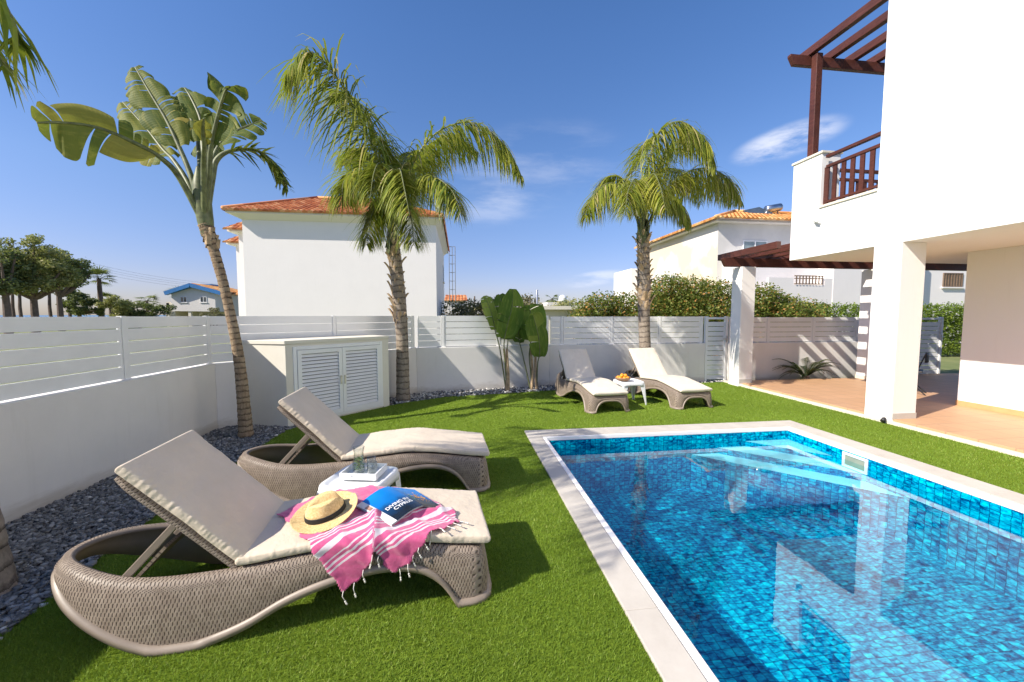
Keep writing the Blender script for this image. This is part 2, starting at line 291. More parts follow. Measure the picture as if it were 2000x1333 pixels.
lw_ = t.node('LayerWeight'); lw_.inputs[0].default_value = .5; t.l.new(bp.outputs[0], lw_.inputs['Normal']); fz = t.node('MapRange'); t.l.new(t.math('POWER', lw_.outputs['Facing'], 3.6), fz.inputs[0]); fz.inputs[3].default_value = .05; fz.inputs[4].default_value = 1.; t.l.new(bp.outputs[0], gl.inputs['Normal'])
mx = t.node('MixShader'); t.l.new(fz.outputs[0], mx.inputs[0]); t.l.new(tr.outputs[0], mx.inputs[1]); t.l.new(gl.outputs[0], mx.inputs[2]); t.l.new(mx.outputs[0], t.out.inputs[0]); M['water'] = t.m
def make_tiles(name, a, b, grout, size, rough=.5, sx=1.):
    t = MT(name); v = t.coord(scale=(1 / size, 1 / size * sx, 1)); br = t.node('TexBrick', offset=0.); br.inputs['Scale'].default_value = 1; br.inputs['Brick Width'].default_value = 1; br.inputs['Row Height'].default_value = 1
    br.inputs['Mortar Size'].default_value = .022; br.inputs['Color1'].default_value = (*a, 1); br.inputs['Color2'].default_value = (*b, 1); br.inputs['Mortar'].default_value = (*grout, 1); t.l.new(v, br.inputs[0])
    n = t.noise(t.coord(), 5, 6, .7); t.col(t.mix(t.maprange(n, .4, .75, 0, .35), br.outputs[0], tuple(k * .78 for k in a))); t.set(rough, 0, .4); t.bump(t.math('SUBTRACT', 1., br.outputs['Fac']), .3, .002, t.bump(t.noise(t.coord(), 60, 3), .1, .002)); return t.m
M['terrace'] = make_tiles('terracotta_tile', (.55, .325, .175), (.60, .36, .20), (.40, .24, .15), .33)
t = MT('coping_stone'); v = t.coord(); n = t.noise(v, 3, 7, .7); t.col(t.ramp(n, [(.3, (.47, .43, .375)), (.7, (.57, .53, .47))])); t.set(.75, 0, .3); t.bump(t.noise(v, 120, 4, .7), .3, .002); M['coping'] = t.m
# roof tiles: uv counts tiles
def make_roof(name, a, b, c3):
    t = MT(name); uv = t.coord('UV'); fl = t.node('VectorMath', operation='FLOOR'); t.l.new(uv, fl.inputs[0]); wn = t.node('TexWhiteNoise', noise_dimensions='2D'); t.l.new(fl.outputs[0], wn.inputs['Vector'])
    n = t.noise(t.coord(), 3, 5, .7); f = t.math('ADD', t.math('MULTIPLY', wn.outputs['Value'], .6), t.math('MULTIPLY', n, .4)); t.col(t.ramp(f, [(.2, a), (.55, b), (.85, c3)])); t.set(.8, 0, .2); t.bump(t.noise(t.coord(), 30, 4), .3, .01); return t.m
M['roofred'] = make_roof('red_roof_tile', (.40, .13, .055), (.58, .22, .085), (.74, .40, .19))
M['rooforange'] = make_roof('orange_roof_tile', (.50, .20, .06), (.68, .33, .11), (.80, .50, .22))

# ------------------------------------------------------------------ mesh tools
def tag(o, label=None, cat=None, group=None, kind=None):
    if label: o['label'] = label
    if cat: o['category'] = cat
    if group: o['group'] = group
    if kind: o['kind'] = kind
    return o
def empty(name, loc=(0, 0, 0), rz=0., label=None, cat=None, group=None):
    o = bpy.data.objects.new(name, None); o.empty_display_size = .1; COL.objects.link(o); o.location = loc; o.rotation_euler = (0, 0, rz)
    return tag(o, label, cat, group)
def copy_tree(o, parent=None):
    c = o.copy(); COL.objects.link(c)
    if parent is not None: c.parent = parent
    for ch in [x for x in S.objects if x.parent == o]: copy_tree(ch, c)
    return c
class MB:
    def __init__(s): s.v = []; s.f = []; s.uv = []; s.mi = []; s.cm = 0; s.tint = []; s.ct = 0.
    def add(s, vs, fs, uvs=None, tint=None):
        o = len(s.v); s.v += [tuple(p) for p in vs]; s.tint += [s.ct if tint is None else tint] * len(vs)
        for k, f in enumerate(fs):
            s.f.append(tuple(i + o for i in f)); s.mi.append(s.cm)
            s.uv += [uvs[i] for i in f] if uvs else [(vs[i][0], vs[i][2] if abs(vs[i][2]) > 1e-9 else vs[i][1]) for i in f]
        return s
    def box(s, x0, x1, y0, y1, z0, z1, T=None):
        P = [Vector((x, y, z)) for z in (z0, z1) for y in (y0, y1) for x in (x0, x1)]
        if T: P = [T @ p for p in P]
        return s.add(P, [(0, 2, 3, 1), (4, 5, 7, 6), (0, 1, 5, 4), (2, 6, 7, 3), (0, 4, 6, 2), (1, 3, 7, 5)])
    def bar(s, a, b, wd, ht, up=Vector((0, 0, 1))):          # a rectangular bar between two points
        a = Vector(a); b = Vector(b); d = (b - a).normalized(); sd = d.cross(up).normalized(); u = sd.cross(d)
        P = [q + sd * (i * wd / 2) + u * (j * ht / 2) for q in (a, b) for i, j in ((-1, -1), (1, -1), (1, 1), (-1, 1))]
        return s.add(P, [(3, 2, 1, 0), (4, 5, 6, 7), (0, 1, 5, 4), (1, 2, 6, 5), (2, 3, 7, 6), (3, 0, 4, 7)])
    def tube(s, pts, rad, seg=10, cap=True, vscale=1.):
        pts = [Vector(p) for p in pts]; n = len(pts); rad = rad if hasattr(rad, '__len__') else [rad] * n
        o = []; uvs = []; ref = Vector((.3, 1, .1)).normalized(); dist = 0
        for i, p in enumerate(pts):
            d = (pts[min(i + 1, n - 1)] - pts[max(i - 1, 0)]).normalized()
            sd = d.cross(ref)
            if sd.length < .05: sd = d.cross(Vector((1, 0, 0)))
            sd.normalize(); u = sd.cross(d)
            if i: dist += (pts[i] - pts[i - 1]).length
            for k in range(seg):
                an = 2 * math.pi * k / seg; o.append(p + (sd * math.cos(an) + u * math.sin(an)) * rad[i]); uvs.append((k / seg, dist * vscale))
        fs = [(i * seg + k, i * seg + (k + 1) % seg, (i + 1) * seg + (k + 1) % seg, (i + 1) * seg + k) for i in range(n - 1) for k in range(seg)]
        if cap: fs += [tuple(range(seg))[::-1], tuple(range((n - 1) * seg, n * seg))]
        return s.add(o, fs, uvs)
    def lathe(s, prof, c=(0, 0, 0), seg=28, sc=(1, 1), cap=False):
        o = []
        for r, z in prof:
            for k in range(seg): an = 2 * math.pi * k / seg; o.append(Vector((c[0] + r * math.cos(an) * sc[0], c[1] + r * math.sin(an) * sc[1], c[2] + z)))
        fs = [(i * seg + k, i * seg + (k + 1) % seg, (i + 1) * seg + (k + 1) % seg, (i + 1) * seg + k) for i in range(len(prof) - 1) for k in range(seg)]
        if cap: fs += [tuple(range(seg))[::-1], tuple(range((len(prof) - 1) * seg, len(prof) * seg))]
        return s.add(o, fs)
    def grid(s, nu, nv, fn, closed=False, uvf=None):
        vs = []; uvs = []
        for i in range(nu + 1):
            for j in range(nv + 1):
                p = fn(i / nu, j / nv); vs.append(Vector(p)); uvs.append(uvf(i / nu, j / nv) if uvf else (i / nu, j / nv))
        fs = [(i * (nv + 1) + j, (i + 1) * (nv + 1) + j, (i + 1) * (nv + 1) + j + 1, i * (nv + 1) + j + 1) for i in range(nu) for j in range(nv)]
        return s.add(vs, fs, uvs)
    def prism(s, poly, z0, z1):
        n = len(poly); P = [(x, y, z0) for x, y in poly] + [(x, y, z1) for x, y in poly]
        return s.add(P, [tuple(range(n))[::-1], tuple(range(n, 2 * n))] + [(i, (i + 1) % n, n + (i + 1) % n, n + i) for i in range(n)])
    def build(s, name, mat, parent=None, smooth=False, bevel=0., solid=0., fixn=False):
        me = bpy.data.meshes.new(name); me.from_pydata(s.v, [], s.f)
        ul = me.uv_layers.new(name='UVMap'); ul.data.foreach_set('uv', np.array(s.uv, 'f').ravel())
        at = me.attributes.new('tint', 'FLOAT', 'POINT'); at.data.foreach_set('value', np.array(s.tint, 'f'))
        for m in (mat if isinstance(mat, (list, tuple)) else [mat]): me.materials.append(m)
        me.polygons.foreach_set('material_index', s.mi)
        if smooth: me.polygons.foreach_set('use_smooth', [True] * len(me.polygons))
        if fixn:
            bm = bmesh.new(); bm.from_mesh(me); bmesh.ops.recalc_face_normals(bm, faces=bm.faces); bm.to_mesh(me); bm.free()
        me.update()
        o = bpy.data.objects.new(name, me); COL.objects.link(o)
        if parent is not None: o.parent = parent
        if solid: q = o.modifiers.new('s', 'SOLIDIFY'); q.thickness = solid; q.offset = 0
        if bevel: q = o.modifiers.new('b', 'BEVEL'); q.width = bevel; q.segments = 2; q.limit_method = 'ANGLE'; q.harden_normals = False
        return o
def crv(pts, n):                        # Catmull-Rom through points
    P = [Vector(p) for p in pts]; P = [P[0] * 2 - P[1]] + P + [P[-1] * 2 - P[-2]]; out = []
    m = len(P) - 3
    for k in range(n + 1):
        u = k / n * m; i = min(int(u), m - 1); f = u - i; a, b, c, d = P[i:i + 4]
        out.append(.5 * ((2 * b) + (c - a) * f + (2 * a - 5 * b + 4 * c - d) * f * f + (3 * b - a - 3 * c + d) * f ** 3))
    return out
def lerp(x, xs, ys): return float(np.interp(x, xs, ys))
def smoothlerp(x, xs, ys):
    pts = crv([(a, b, 0) for a, b in zip(xs, ys)], 60); return float(np.interp(x, [p.x for p in pts], [p.y for p in pts]))
def np_mesh(name, V, F, tint, mat, parent=None, smooth=False):   # V (n,3), F (m,k)
    me = bpy.data.meshes.new(name); k = F.shape[1]
    me.vertices.add(len(V)); me.vertices.foreach_set('co', V.astype('f').ravel())
    me.loops.add(F.size); me.loops.foreach_set('vertex_index', F.astype('i').ravel())
    me.polygons.add(len(F)); me.polygons.foreach_set('loop_start', np.arange(0, F.size, k, dtype='i')); me.polygons.foreach_set('loop_total', np.full(len(F), k, 'i'))
    if smooth: me.polygons.foreach_set('use_smooth', np.ones(len(F), bool))
    at = me.attributes.new('tint', 'FLOAT', 'POINT'); at.data.foreach_set('value', tint.astype('f'))
    me.materials.append(mat); me.update(calc_edges=True); me.validate()
    o = bpy.data.objects.new(name, me); COL.objects.link(o)
    if parent is not None: o.parent = parent
    return o
rg = np.random.default_rng(5)

# ------------------------------------------------------------------ the ground
PX0, PX1, PY1 = 1.10, 4.60, 4.94        # pool inside faces
OX0, OX1, OY1 = .865, 4.915, 5.26       # outer edge of the coping
PY0 = -3.2
gy = [-4, -1, 1.2, 2.25, 2.48, 3.42, 4.56, 5.3, 5.78, 6.3]       # edge of the lawn by the gravel
gx = [-2.1, -2.1, -2.2, -2.3, -2.33, -2.43, -2.44, -2.43, -2.41, -2.1]
edge = [(x, y) for x, y in zip(gx, gy)] + [(-1.2, 7.16), (-.93, 7.36), (-.29, 7.74), (.62, 7.88), (2.01, 8.14), (3.2, 8.35), (4.6, 8.55), (6.25, 8.62)]
# land: a sheet with an opening for the garden, so the pool can be sunk into it
b = MB(); Lz = -.03
for x0, x1, y0, y1 in ((-170, -3.2, -150, 220), (-3.2, PX0 - .1, -150, 220), (PX1 + .1, 300, -150, 220), (PX0 - .1, PX1 + .1, PY1 + .1, 220), (PX0 - .1, PX1 + .1, -150, PY0 - .1)):
    b.add([(x0, y0, Lz), (x1, y0, Lz), (x1, y1, Lz), (x0, y1, Lz)], [(0, 1, 2, 3)])
tag(b.build('ground', M['land']), kind='structure')
b = MB(); b.add([(-30000, -30000, -4), (30000, -30000, -4), (30000, 30000, -4), (-30000, 30000, -4)], [(0, 1, 2, 3)]); tag(b.build('sea', M['sea']), kind='structure')
# gravel bed sheet
b = MB(); b.add([(-3.6, -4, -.01), (-2, -4, -.01), (-1.9, 6.5, -.01), (7, 7.4, -.01), (7, 9, -.01), (-.9, 8.6, -.01), (-3.6, 6, -.01)], [(0, 1, 2, 3, 4, 5, 6)])
tag(b.build('gravel_ground', M['gravelbed']), kind='structure')
# lawn sheet, with the pool left out
b = MB(); z = .004
lawn = edge + [(6.25, OY1), (OX0, OY1), (OX0, -4)]
b.add([(x, y, z) for x, y in lawn], [tuple(range(len(lawn)))]); b.add([(OX1, -4, z), (6.3, -4, z), (6.25, OY1, z), (OX1, OY1, z)], [(0, 1, 2, 3)])
o = b.build('lawn', M['turf']); tag(o, kind='structure')
bm = bmesh.new(); bm.from_mesh(o.data); bmesh.ops.triangulate(bm, faces=bm.faces); bm.to_mesh(o.data); bm.free()

def inpoly(x, y, poly):
    ins = np.zeros(len(x), bool); n = len(poly)
    for i in range(n):
        (x0, y0), (x1, y1) = poly[i], poly[(i + 1) % n]
        c = ((y0 > y) != (y1 > y)) & (x < (x1 - x0) * (y - y0) / (y1 - y0 + 1e-12) + x0); ins ^= c
    return ins
def turf(regions):
    Vs = []; Ts = []
    for x0, x1, y0, y1, dens, h, wd in regions:
        n = int((x1 - x0) * (y1 - y0) * dens); x = rg.uniform(x0, x1, n); y = rg.uniform(y0, y1, n)
        k = (inpoly(x, y, lawn) | ((x > OX1) & (x < 6.27) & (y < OY1 + .01)))
        x = x[k]; y = y[k]; n = len(x); a = rg.uniform(0, 2 * np.pi, n); hh = h * rg.uniform(.6, 1.15, n); lean = rg.uniform(.1, .9, n) * hh; la = rg.uniform(0, 2 * np.pi, n)
        wx = np.cos(a) * wd / 2; wy = np.sin(a) * wd / 2; z0 = np.full(n, .002)
        P = np.stack([np.stack([x - wx, y - wy, z0], 1), np.stack([x + wx, y + wy, z0], 1), np.stack([x + np.cos(la) * lean, y + np.sin(la) * lean, hh], 1)], 1)
        Vs.append(P.reshape(-1, 3)); Ts.append(np.repeat(np.clip(rg.normal(.45, .22, n) + .12 * np.sin(x * 2.3) * np.cos(y * 1.9), 0, 1), 3))
    V = np.concatenate(Vs); T = np.concatenate(Ts); F = np.arange(len(V)).reshape(-1, 3)
    return tag(np_mesh('grass', V, F, T, M['blade']), 'short green turf of the lawn around the pool', 'grass', kind='stuff')
turf([(-2.4, .9, .9, 2.6, 32000, .021, .0042), (-2.5, .9, 2.6, 4.2, 17000, .021, .0055), (-2.5, 6.3, 4.2, 6.2, 7500, .020, .008), (4.9, 6.3, .8, 4.2, 7500, .020, .0075), (-2.5, 6.3, 6.2, 8.7, 4500, .020, .011)])

# slate chips
def chips():
    ico = bmesh.new(); bmesh.ops.create_icosphere(ico, subdivisions=1, radius=1); bv = np.array([v.co[:] for v in ico.verts]); ico.faces.ensure_lookup_table(); bf = np.array([[v.index for v in f.verts] for f in ico.faces]); ico.free()
    Vs = []; Fs = []; Ts = []; off = 0
    def batch(n, xr, yr, test, s0, s1, pale=0.):
        nonlocal off
        x = rg.uniform(*xr, n); y = rg.uniform(*yr, n); k = test(x, y); x = x[k]; y = y[k]; n = len(x)
        s = rg.uniform(s0, s1, (n, 1)) * np.stack([rg.uniform(.7, 1.5, n), rg.uniform(.6, 1.1, n), rg.uniform(.3, .7, n)], 1)
        base = bv[None] * rg.uniform(.7, 1.25, (n, len(bv), 1)) * s[:, None]
        a = rg.uniform(0, 2 * np.pi, n); tl = rg.uniform(-.7, .7, n); c, sn = np.cos(tl), np.sin(tl)
        q = np.stack([base[..., 0], base[..., 1] * c[:, None] - base[..., 2] * sn[:, None], base[..., 1] * sn[:, None] + base[..., 2] * c[:, None]], -1)
        c, sn = np.cos(a), np.sin(a)
        q = np.stack([q[..., 0] * c[:, None] - q[..., 1] * sn[:, None] + x[:, None], q[..., 0] * sn[:, None] + q[..., 1] * c[:, None] + y[:, None], q[..., 2] + rg.uniform(.0, .025, n)[:, None]], -1)
        Vs.append(q.reshape(-1, 3)); Fs.append((bf[None] + (off + np.arange(n) * len(bv))[:, None, None]).reshape(-1, 3)); off += n * len(bv)
        Ts.append(np.repeat(np.clip(rg.uniform(0, .92, n) + pale + (rg.uniform(0, 1, n) > .985) * .5, 0, 1), len(bv)))
    ed = lambda y: np.interp(y, gy, gx)
    batch(17000, (-3.56, -2.0), (1.6, 4.2), lambda x, y: x < ed(y) + .02, .011, .021)
    batch(9000, (-3.6, -2.0), (4.2, 6.4), lambda x, y: x < ed(y) + .02, .013, .024)
    batch(400, (-2.5, -2.0), (1.6, 5.), lambda x, y: abs(x - ed(y)) < .03, .016, .03, .55)
    ex = [p[0] for p in edge[9:]]; ey = [p[1] for p in edge[9:]]
    batch(9000, (-1.9, 6.3), (6.6, 8.8), lambda x, y: y > np.interp(x, ex, ey) - .02, .016, .03, .35)
    o = np_mesh('gravel', np.concatenate(Vs), np.concatenate(Fs), np.concatenate(Ts), M['stone']); tag(o, 'grey slate chippings along the garden walls', 'gravel', kind='stuff')
chips()

# ------------------------------------------------------------------ the pool
b = MB(); PZ = -.78
def face(b, P, UV): b.add(P, [tuple(range(len(P)))], UV)
face(b, [(PX0, PY0, PZ), (PX1, PY0, PZ), (PX1, PY1, PZ), (PX0, PY1, PZ)], [(PX0, PY0), (PX1, PY0), (PX1, PY1), (PX0, PY1)])
face(b, [(PX0, PY0, PZ), (PX0, PY1, PZ), (PX0, PY1, -.03), (PX0, PY0, -.03)], [(PY0, PZ), (PY1, PZ), (PY1, 0), (PY0, 0)])
face(b, [(PX1, PY1, PZ), (PX1, PY0, PZ), (PX1, PY0, -.03), (PX1, PY1, -.03)], [(PY1, PZ), (PY0, PZ), (PY0, 0), (PY1, 0)])
face(b, [(PX0, PY1, PZ), (PX1, PY1, PZ), (PX1, PY1, -.03), (PX0, PY1, -.03)], [(PX0, PZ), (PX1, PZ), (PX1, 0), (PX0, 0)])
face(b, [(PX1, PY0, PZ), (PX0, PY0, PZ), (PX0, PY0, -.03), (PX1, PY0, -.03)], [(PX1, PZ), (PX0, PZ), (PX0, 0), (PX1, 0)])
tag(b.build('pool_floor', M['mosaic']), kind='structure')
# corner steps
b = MB(); bs = MB()
steps = [(3.93, 4.26, -.155), (3.51, 3.85, -.225), (3.13, 3.45, -.305)]
for k, (xa, yb, zt) in enumerate(steps):
    tri = [(xa, PY1 - .002), (PX1 - .002, yb), (PX1 - .002, PY1 - .002)]
    b.add([(x, y, zt) for x, y in tri], [(0, 1, 2)])
    zb = steps[k + 1][2] - .001 if k < 2 else PZ
    a0, a1 = tri[0], tri[1]; ln = math.hypot(a1[0] - a0[0], a1[1] - a0[1])
    face(bs, [(*a0, zb), (*a1, zb), (*a1, zt - .002), (*a0, zt - .002)], [(0, zb), (ln, zb), (ln, zt), (0, zt)])
o = b.build('pool_step_treads_floor', M['step']); tag(o, kind='structure'); o.name = 'pool_step_floor'
tag(bs.build('pool_step_wall', M['mosaic']), kind='structure')
WZ = -.135
b = MB(); b.add([(PX0, PY0, WZ), (PX1, PY0, WZ), (PX1, PY1, WZ), (PX0, PY1, WZ)], [(0, 1, 2, 3)]); tag(b.build('pool_water', M['water']), kind='structure')
# coping stones
b = MB(); z0, z1 = -.035, .022; J = .0015; IX0, IX1, IY1 = PX0 - .012, PX1 + .012, PY1 + .012
y = OY1
b.box(OX0, IX0 - .035 + J, IY1, OY1, z0, z1)
ys = [IY1 - J, 3.95, 2.82, 1.92, .9, -.2, -1.3, -2.4, PY0]
for ya, yb in zip(ys, ys[1:]):
    b.box(OX0, IX0 - .040, yb + J, ya, z0, z1); b.box(IX1 + .028, OX1, yb + J, ya, z0, z1)
xs = [IX0 - .035 + 2 * J, 2.0, 2.95, 3.9, IX1 + .028]
for xa, xb in zip(xs, xs[1:]): b.box(xa, xb - J, IY1 + .03, OY1, z0, z1)
b.box(IX1 + .028, OX1, IY1, OY1, z0, z1)
o = b.build('coping_path', M['coping'], bevel=.004); tag(o, kind='structure')
b = MB()                                       # the pale rim strip at the inside
b.box(IX0 - .034, PX0 + .004, PY0, PY1 + .004, z0, z1 - .006); b.box(PX1 - .004, IX1 + .022, PY0, PY1 + .004, z0, z1 - .006); b.box(IX0 - .034, IX1 + .022, PY1 + .004, IY1 + .026, z0, z1 - .006)
tag(b.build('coping_path_edge_strip', M['villa'], bevel=.006), kind='structure')
# skimmer in the right pool side
sk = empty('pool_skimmer', (PX1, 3.98, -.12), 0, 'white plastic skimmer mouth set into the mosaic side of the pool', 'skimmer')
b = MB(); x0, x1 = -.018, .0
b.box(x0, x1, -.15, .15, .045, .075); b.box(x0, x1, -.15, .15, -.10, -.07); b.box(x0, x1, -.15, -.12, -.07, .045); b.box(x0, x1, .12, .15, -.07, .045)
b.build('frame', M['aluwarm'], sk, bevel=.004); b = MB(); b.box(-.006, -.002, -.12, .12, -.07, .045); b.build('flap', speck('skimmer_flap_slot_shade', (.26, .27, .21), .15), sk)  # flap toned dark: the shade of the recessed slot is in its colour

# ------------------------------------------------------------------ garden walls, fences, gates
WH_, FT, TH = .93, 1.585, .16
CO, DD, EE, FF = Vector((-3.36, 5.92, 0)), Vector((-.88, 8.22, 0)), Vector((2.0, 8.68, 0)), Vector((12.75, 8.80, 0))
def wallseg(name, A, B, label, ext=0.):
    d = (B - A).normalized(); n = Vector((-d.y, d.x, 0)); b = MB()
    P = [A, B, B + n * TH + d * ext, A + n * TH]; b.prism([(p.x, p.y) for p in P], -.03, WH_)
    return tag(b.build(name, M['wall'], bevel=.006), label, 'wall')
lw0 = Vector((-3.53, -1., 0))
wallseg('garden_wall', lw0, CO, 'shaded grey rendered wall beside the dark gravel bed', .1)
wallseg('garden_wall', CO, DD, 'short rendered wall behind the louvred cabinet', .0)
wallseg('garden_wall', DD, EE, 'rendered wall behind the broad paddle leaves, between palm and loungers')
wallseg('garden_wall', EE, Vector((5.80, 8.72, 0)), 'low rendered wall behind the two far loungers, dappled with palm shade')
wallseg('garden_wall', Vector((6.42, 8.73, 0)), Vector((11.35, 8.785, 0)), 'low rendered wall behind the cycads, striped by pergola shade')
def fence(A, B, label, posts, top=FT, ext0=.0, ext1=.0):
    d = (B - A).normalized(); n = Vector((-d.y, d.x, 0)); Ln = (B - A).length
    f = empty('slat_fence', A, math.atan2(d.y, d.x), label, 'fence', None)
    ps = sorted(posts); z0 = WH_ + .015; nsl = 5; hh = (top - z0 - .010 * (nsl - 1)) / nsl
    for q in ps:
        pb = MB(); pb.box(q - .028, q + .028, .045, .10, WH_, top + .004); pb.box(q - .05, q + .05, .03, .115, WH_ + .001, WH_ + .008); pb.build('post', M['alu'], f, bevel=.003)
    cuts = [-ext0] + [q for q in ps if .1 < q < Ln - .1] + [Ln + ext1]
    for a, c in zip(cuts, cuts[1:]):
        pn = MB()
        for k in range(nsl):
            zz = z0 + k * (hh + .010); pn.box(a + .034, c - .034, .052, .078, zz, zz + hh)
        pn.box(a + .034, a + .052, .05, .085, z0 - .012, top - .004); pn.box(c - .052, c - .034, .05, .085, z0 - .012, top - .004)
        pn.build('slat_panel', M['alu'], f, bevel=.002)
    return f
fence(lw0, CO, 'white horizontal slat fence on the shaded wall beside the gravel bed', [.1, 1.2, 2.7, 4.15, 5.58, 6.90], ext1=.06)
fence(CO, DD, 'white slat fence behind the louvred cabinet', [1.72, 3.33], ext0=.10, ext1=.03)
fence(DD, EE, 'white slat fence behind the broad paddle leaves', [.55, 1.75, 2.88])
fence(EE, Vector((5.80, 8.72, 0)), 'white slat fence behind the two far loungers', [.30, 1.48, 2.66, 3.72], 1.565)
fence(Vector((6.42, 8.73, 0)), Vector((11.35, 8.785, 0)), 'white slat fence seen between the villa pillars', [.08, 1.08, 2.35, 3.6, 4.85], 1.545)
def gate(A, B, top, label):
    d = (B - A).normalized(); Ln = (B - A).length; g = empty('garden_gate', A, math.atan2(d.y, d.x), label, 'gate')
    b = MB(); b.box(0, .06, .02, .10, .02, top + .02); b.box(Ln - .06, Ln, .02, .10, .02, top + .02); b.box(.06, Ln - .06, .03, .09, top - .05, top); b.build('gate_frame', M['alu'], g, bevel=.003)
    b = MB(); n = 12; h = (top - .1 - .05) / n
    for k in range(n): b.box(.07, Ln - .07, .045, .07, .05 + k * h, .05 + (k + 1) * h - .014)
    b.build('slat_panel', M['alu'], g, bevel=.002)
    b = MB(); b.box(Ln - .045, Ln - .015, .0, .022, .95, 1.1); b.bar((Ln - .03, -.03, 1.03), (Ln - .15, -.03, 1.03), .018, .018); b.bar((Ln - .03, -.035, 1.03), (Ln - .03, .01, 1.03), .018, .018); b.build('handle', M['steel'], g, bevel=.003)
gate(Vector((5.82, 8.72, 0)), Vector((6.40, 8.73, 0)), 1.55, 'narrow white slatted garden gate beside the pergola pillar')
gate(Vector((11.4, 8.785, 0)), Vector((12.6, 8.80, 0)), 1.53, 'wide white slatted gate at the end of the tiled terrace')

# utility cabinet
A = Vector((-2.43, 5.89, 0)); B = Vector((-1.24, 7.10, 0)); d = (B - A).normalized(); Ln = (B - A).length; dep = .62
cab = empty('utility_cabinet', A, math.atan2(d.y, d.x), 'rendered cream cabinet with grey-white louvred doors in the corner of the walls', 'cabinet')
b = MB(); HC = 1.24; o0, o1, oz0, oz1 = .10, Ln - .13, .03, 1.15
b.prism([(-.0, .0), (-.0, dep), (-.32, dep)], 0, HC - .05); b.box(Ln - .13, Ln, .0, dep, 0, HC - .05)          # sides
b.box(0, o0, .0, .12, 0, HC - .05); b.box(o0, o1, 0, .12, oz1, HC - .05); b.box(o0, o1, 0, .12, 0, oz0); b.box(0, Ln - .13, dep - .08, dep, 0, HC - .05)
b.build('wall', M['cabinet'], cab)
b = MB(); b.prism([(-.012, -.014), (Ln + .005, -.014), (Ln + .005, dep + .01), (-.34, dep + .01)], HC - .05, HC); b.build('roof', M['cabinet'], cab, bevel=.004)
fr = MB(); fy0, fy1 = -.012, .03
fr.box(o0, o0 + .05, fy0, fy1, oz0, oz1); fr.box(o1 - .05, o1, fy0, fy1, oz0, oz1); fr.box(o0 + .05, o1 - .05, fy0, fy1, oz1 - .05, oz1); fr.box(o0 + .05, o1 - .05, fy0, fy1, oz0, oz0 + .03); fr.build('door_frame', M['alu'], cab, bevel=.003)
mid = (o0 + o1) / 2
for xa, xb in ((o0 + .055, mid - .003), (mid + .003, o1 - .055)):
    dr = MB(); za, zb = oz0 + .035, oz1 - .055
    dr.box(xa, xa + .055, -.022, .012, za, zb); dr.box(xb - .055, xb, -.022, .012, za, zb); dr.box(xa + .055, xb - .055, -.022, .012, zb - .06, zb); dr.box(xa + .055, xb - .055, -.022, .012, za, za + .07)
    n = 17; h = (zb - za - .13) / n
    dr.cm = 1; dr.box(xa + .055, xb - .055, .020, .024, za + .07, zb - .06); dr.cm = 0  # added dark sheet; its colour stands for the shade between slats
    for k in range(n):
        zc = za + .07 + (k + .5) * h; dr.add([(xa + .055, -.016, zc - h * .42), (xb - .055, -.016, zc - h * .42), (xb - .055, -.010, zc - h * .34), (xa + .055, -.010, zc - h * .34), (xa + .055, .012, zc + h * .22), (xb - .055, .012, zc + h * .22), (xb - .055, .016, zc + h * .30), (xa + .055, .016, zc + h * .30)], [(0, 1, 5, 4), (3, 7, 6, 2), (0, 3, 2, 1), (4, 5, 6, 7), (0, 4, 7, 3), (1, 2, 6, 5)])
    od = dr.build('louvred_door', [M['alu'], M['rust']], cab)
    hx = xb - .028 if xa < mid - .1 else xa + .028
    hb = MB(); hb.box(hx - .012, hx + .012, -.032, -.022, .52, .66); hb.bar((hx, -.045, .64), (hx, -.045, .54), .012, .012); hb.bar((hx, -.05, .64), (hx, -.02, .64), .012, .012); hb.build('handle', M['steel'], od)

# ------------------------------------------------------------------ the terrace and the villa
VX = 6.25; TZ = .08
b = MB(); b.box(VX + .03, 14, -6, 8.35, -.02, TZ); b.box(11.2, 13.0, 8.35, 8.70, -.02, TZ - .002); tag(b.build('terrace_floor', M['terrace'], bevel=.004), kind='structure')
b = MB(); b.box(VX - .03, VX + .026, -6, 8.6, -.02, .05); tag(b.build('terrace_kerb', M['stonecap'], bevel=.004), kind='structure')
vl = empty('villa', (0, 0, 0), 0, 'white rendered villa on square pillars with brown wooden balcony above the tiled terrace', 'house')
b = MB(); SZ = 2.64
b.box(VX, 15, -8, 5.31, SZ, 8.6)                                  # upper storey
b.box(VX, 12.2, 5.31, 6.87, SZ, 3.02)                                 # balcony slab
b.box(VX, VX + .16, 5.31, 6.28, 3.02, 3.46)
b.box(VX, VX + .36, 6.28, 6.87, 3.02, 4.40)                          # corner pier
b.box(VX + .36, 12.2, 6.71, 6.87, 3.02, 3.46)
b.box(8.35, 15, -8, 5.58, TZ, SZ - .002)                              # ground floor
b.build('wall', M['villa'], vl)
for (x0, x1, y0, y1, zt) in ((VX, VX + .40, 4.92, 5.31, SZ), (VX, VX + .4, -2.2, -1.8, SZ)):
    p = MB(); p.box(x0, x1, y0, y1, .0, zt - .002); po = p.build('pillar', M['villa'], vl)
    p = MB(); p.box(x0 + .004, x1 + .008, y0 - .008, y1 + .008, TZ, TZ + .085); p.build('skirting', M['greytile'], po)
b = MB(); b.box(8.338, 8.35, -8, 5.592, TZ + .001, TZ + .085); b.box(8.35, 12, 5.58, 5.592, TZ + .001, TZ + .085); b.build('skirting', M['orangetile'], vl)
b = MB(); b.box(VX - .025, VX + .19, 5.31, 6.28, 3.46, 3.50); b.box(VX + .36, 12.2, 6.69, 6.89, 3.46, 3.50); b.build('sill', M['stonecap'], vl, bevel=.004)
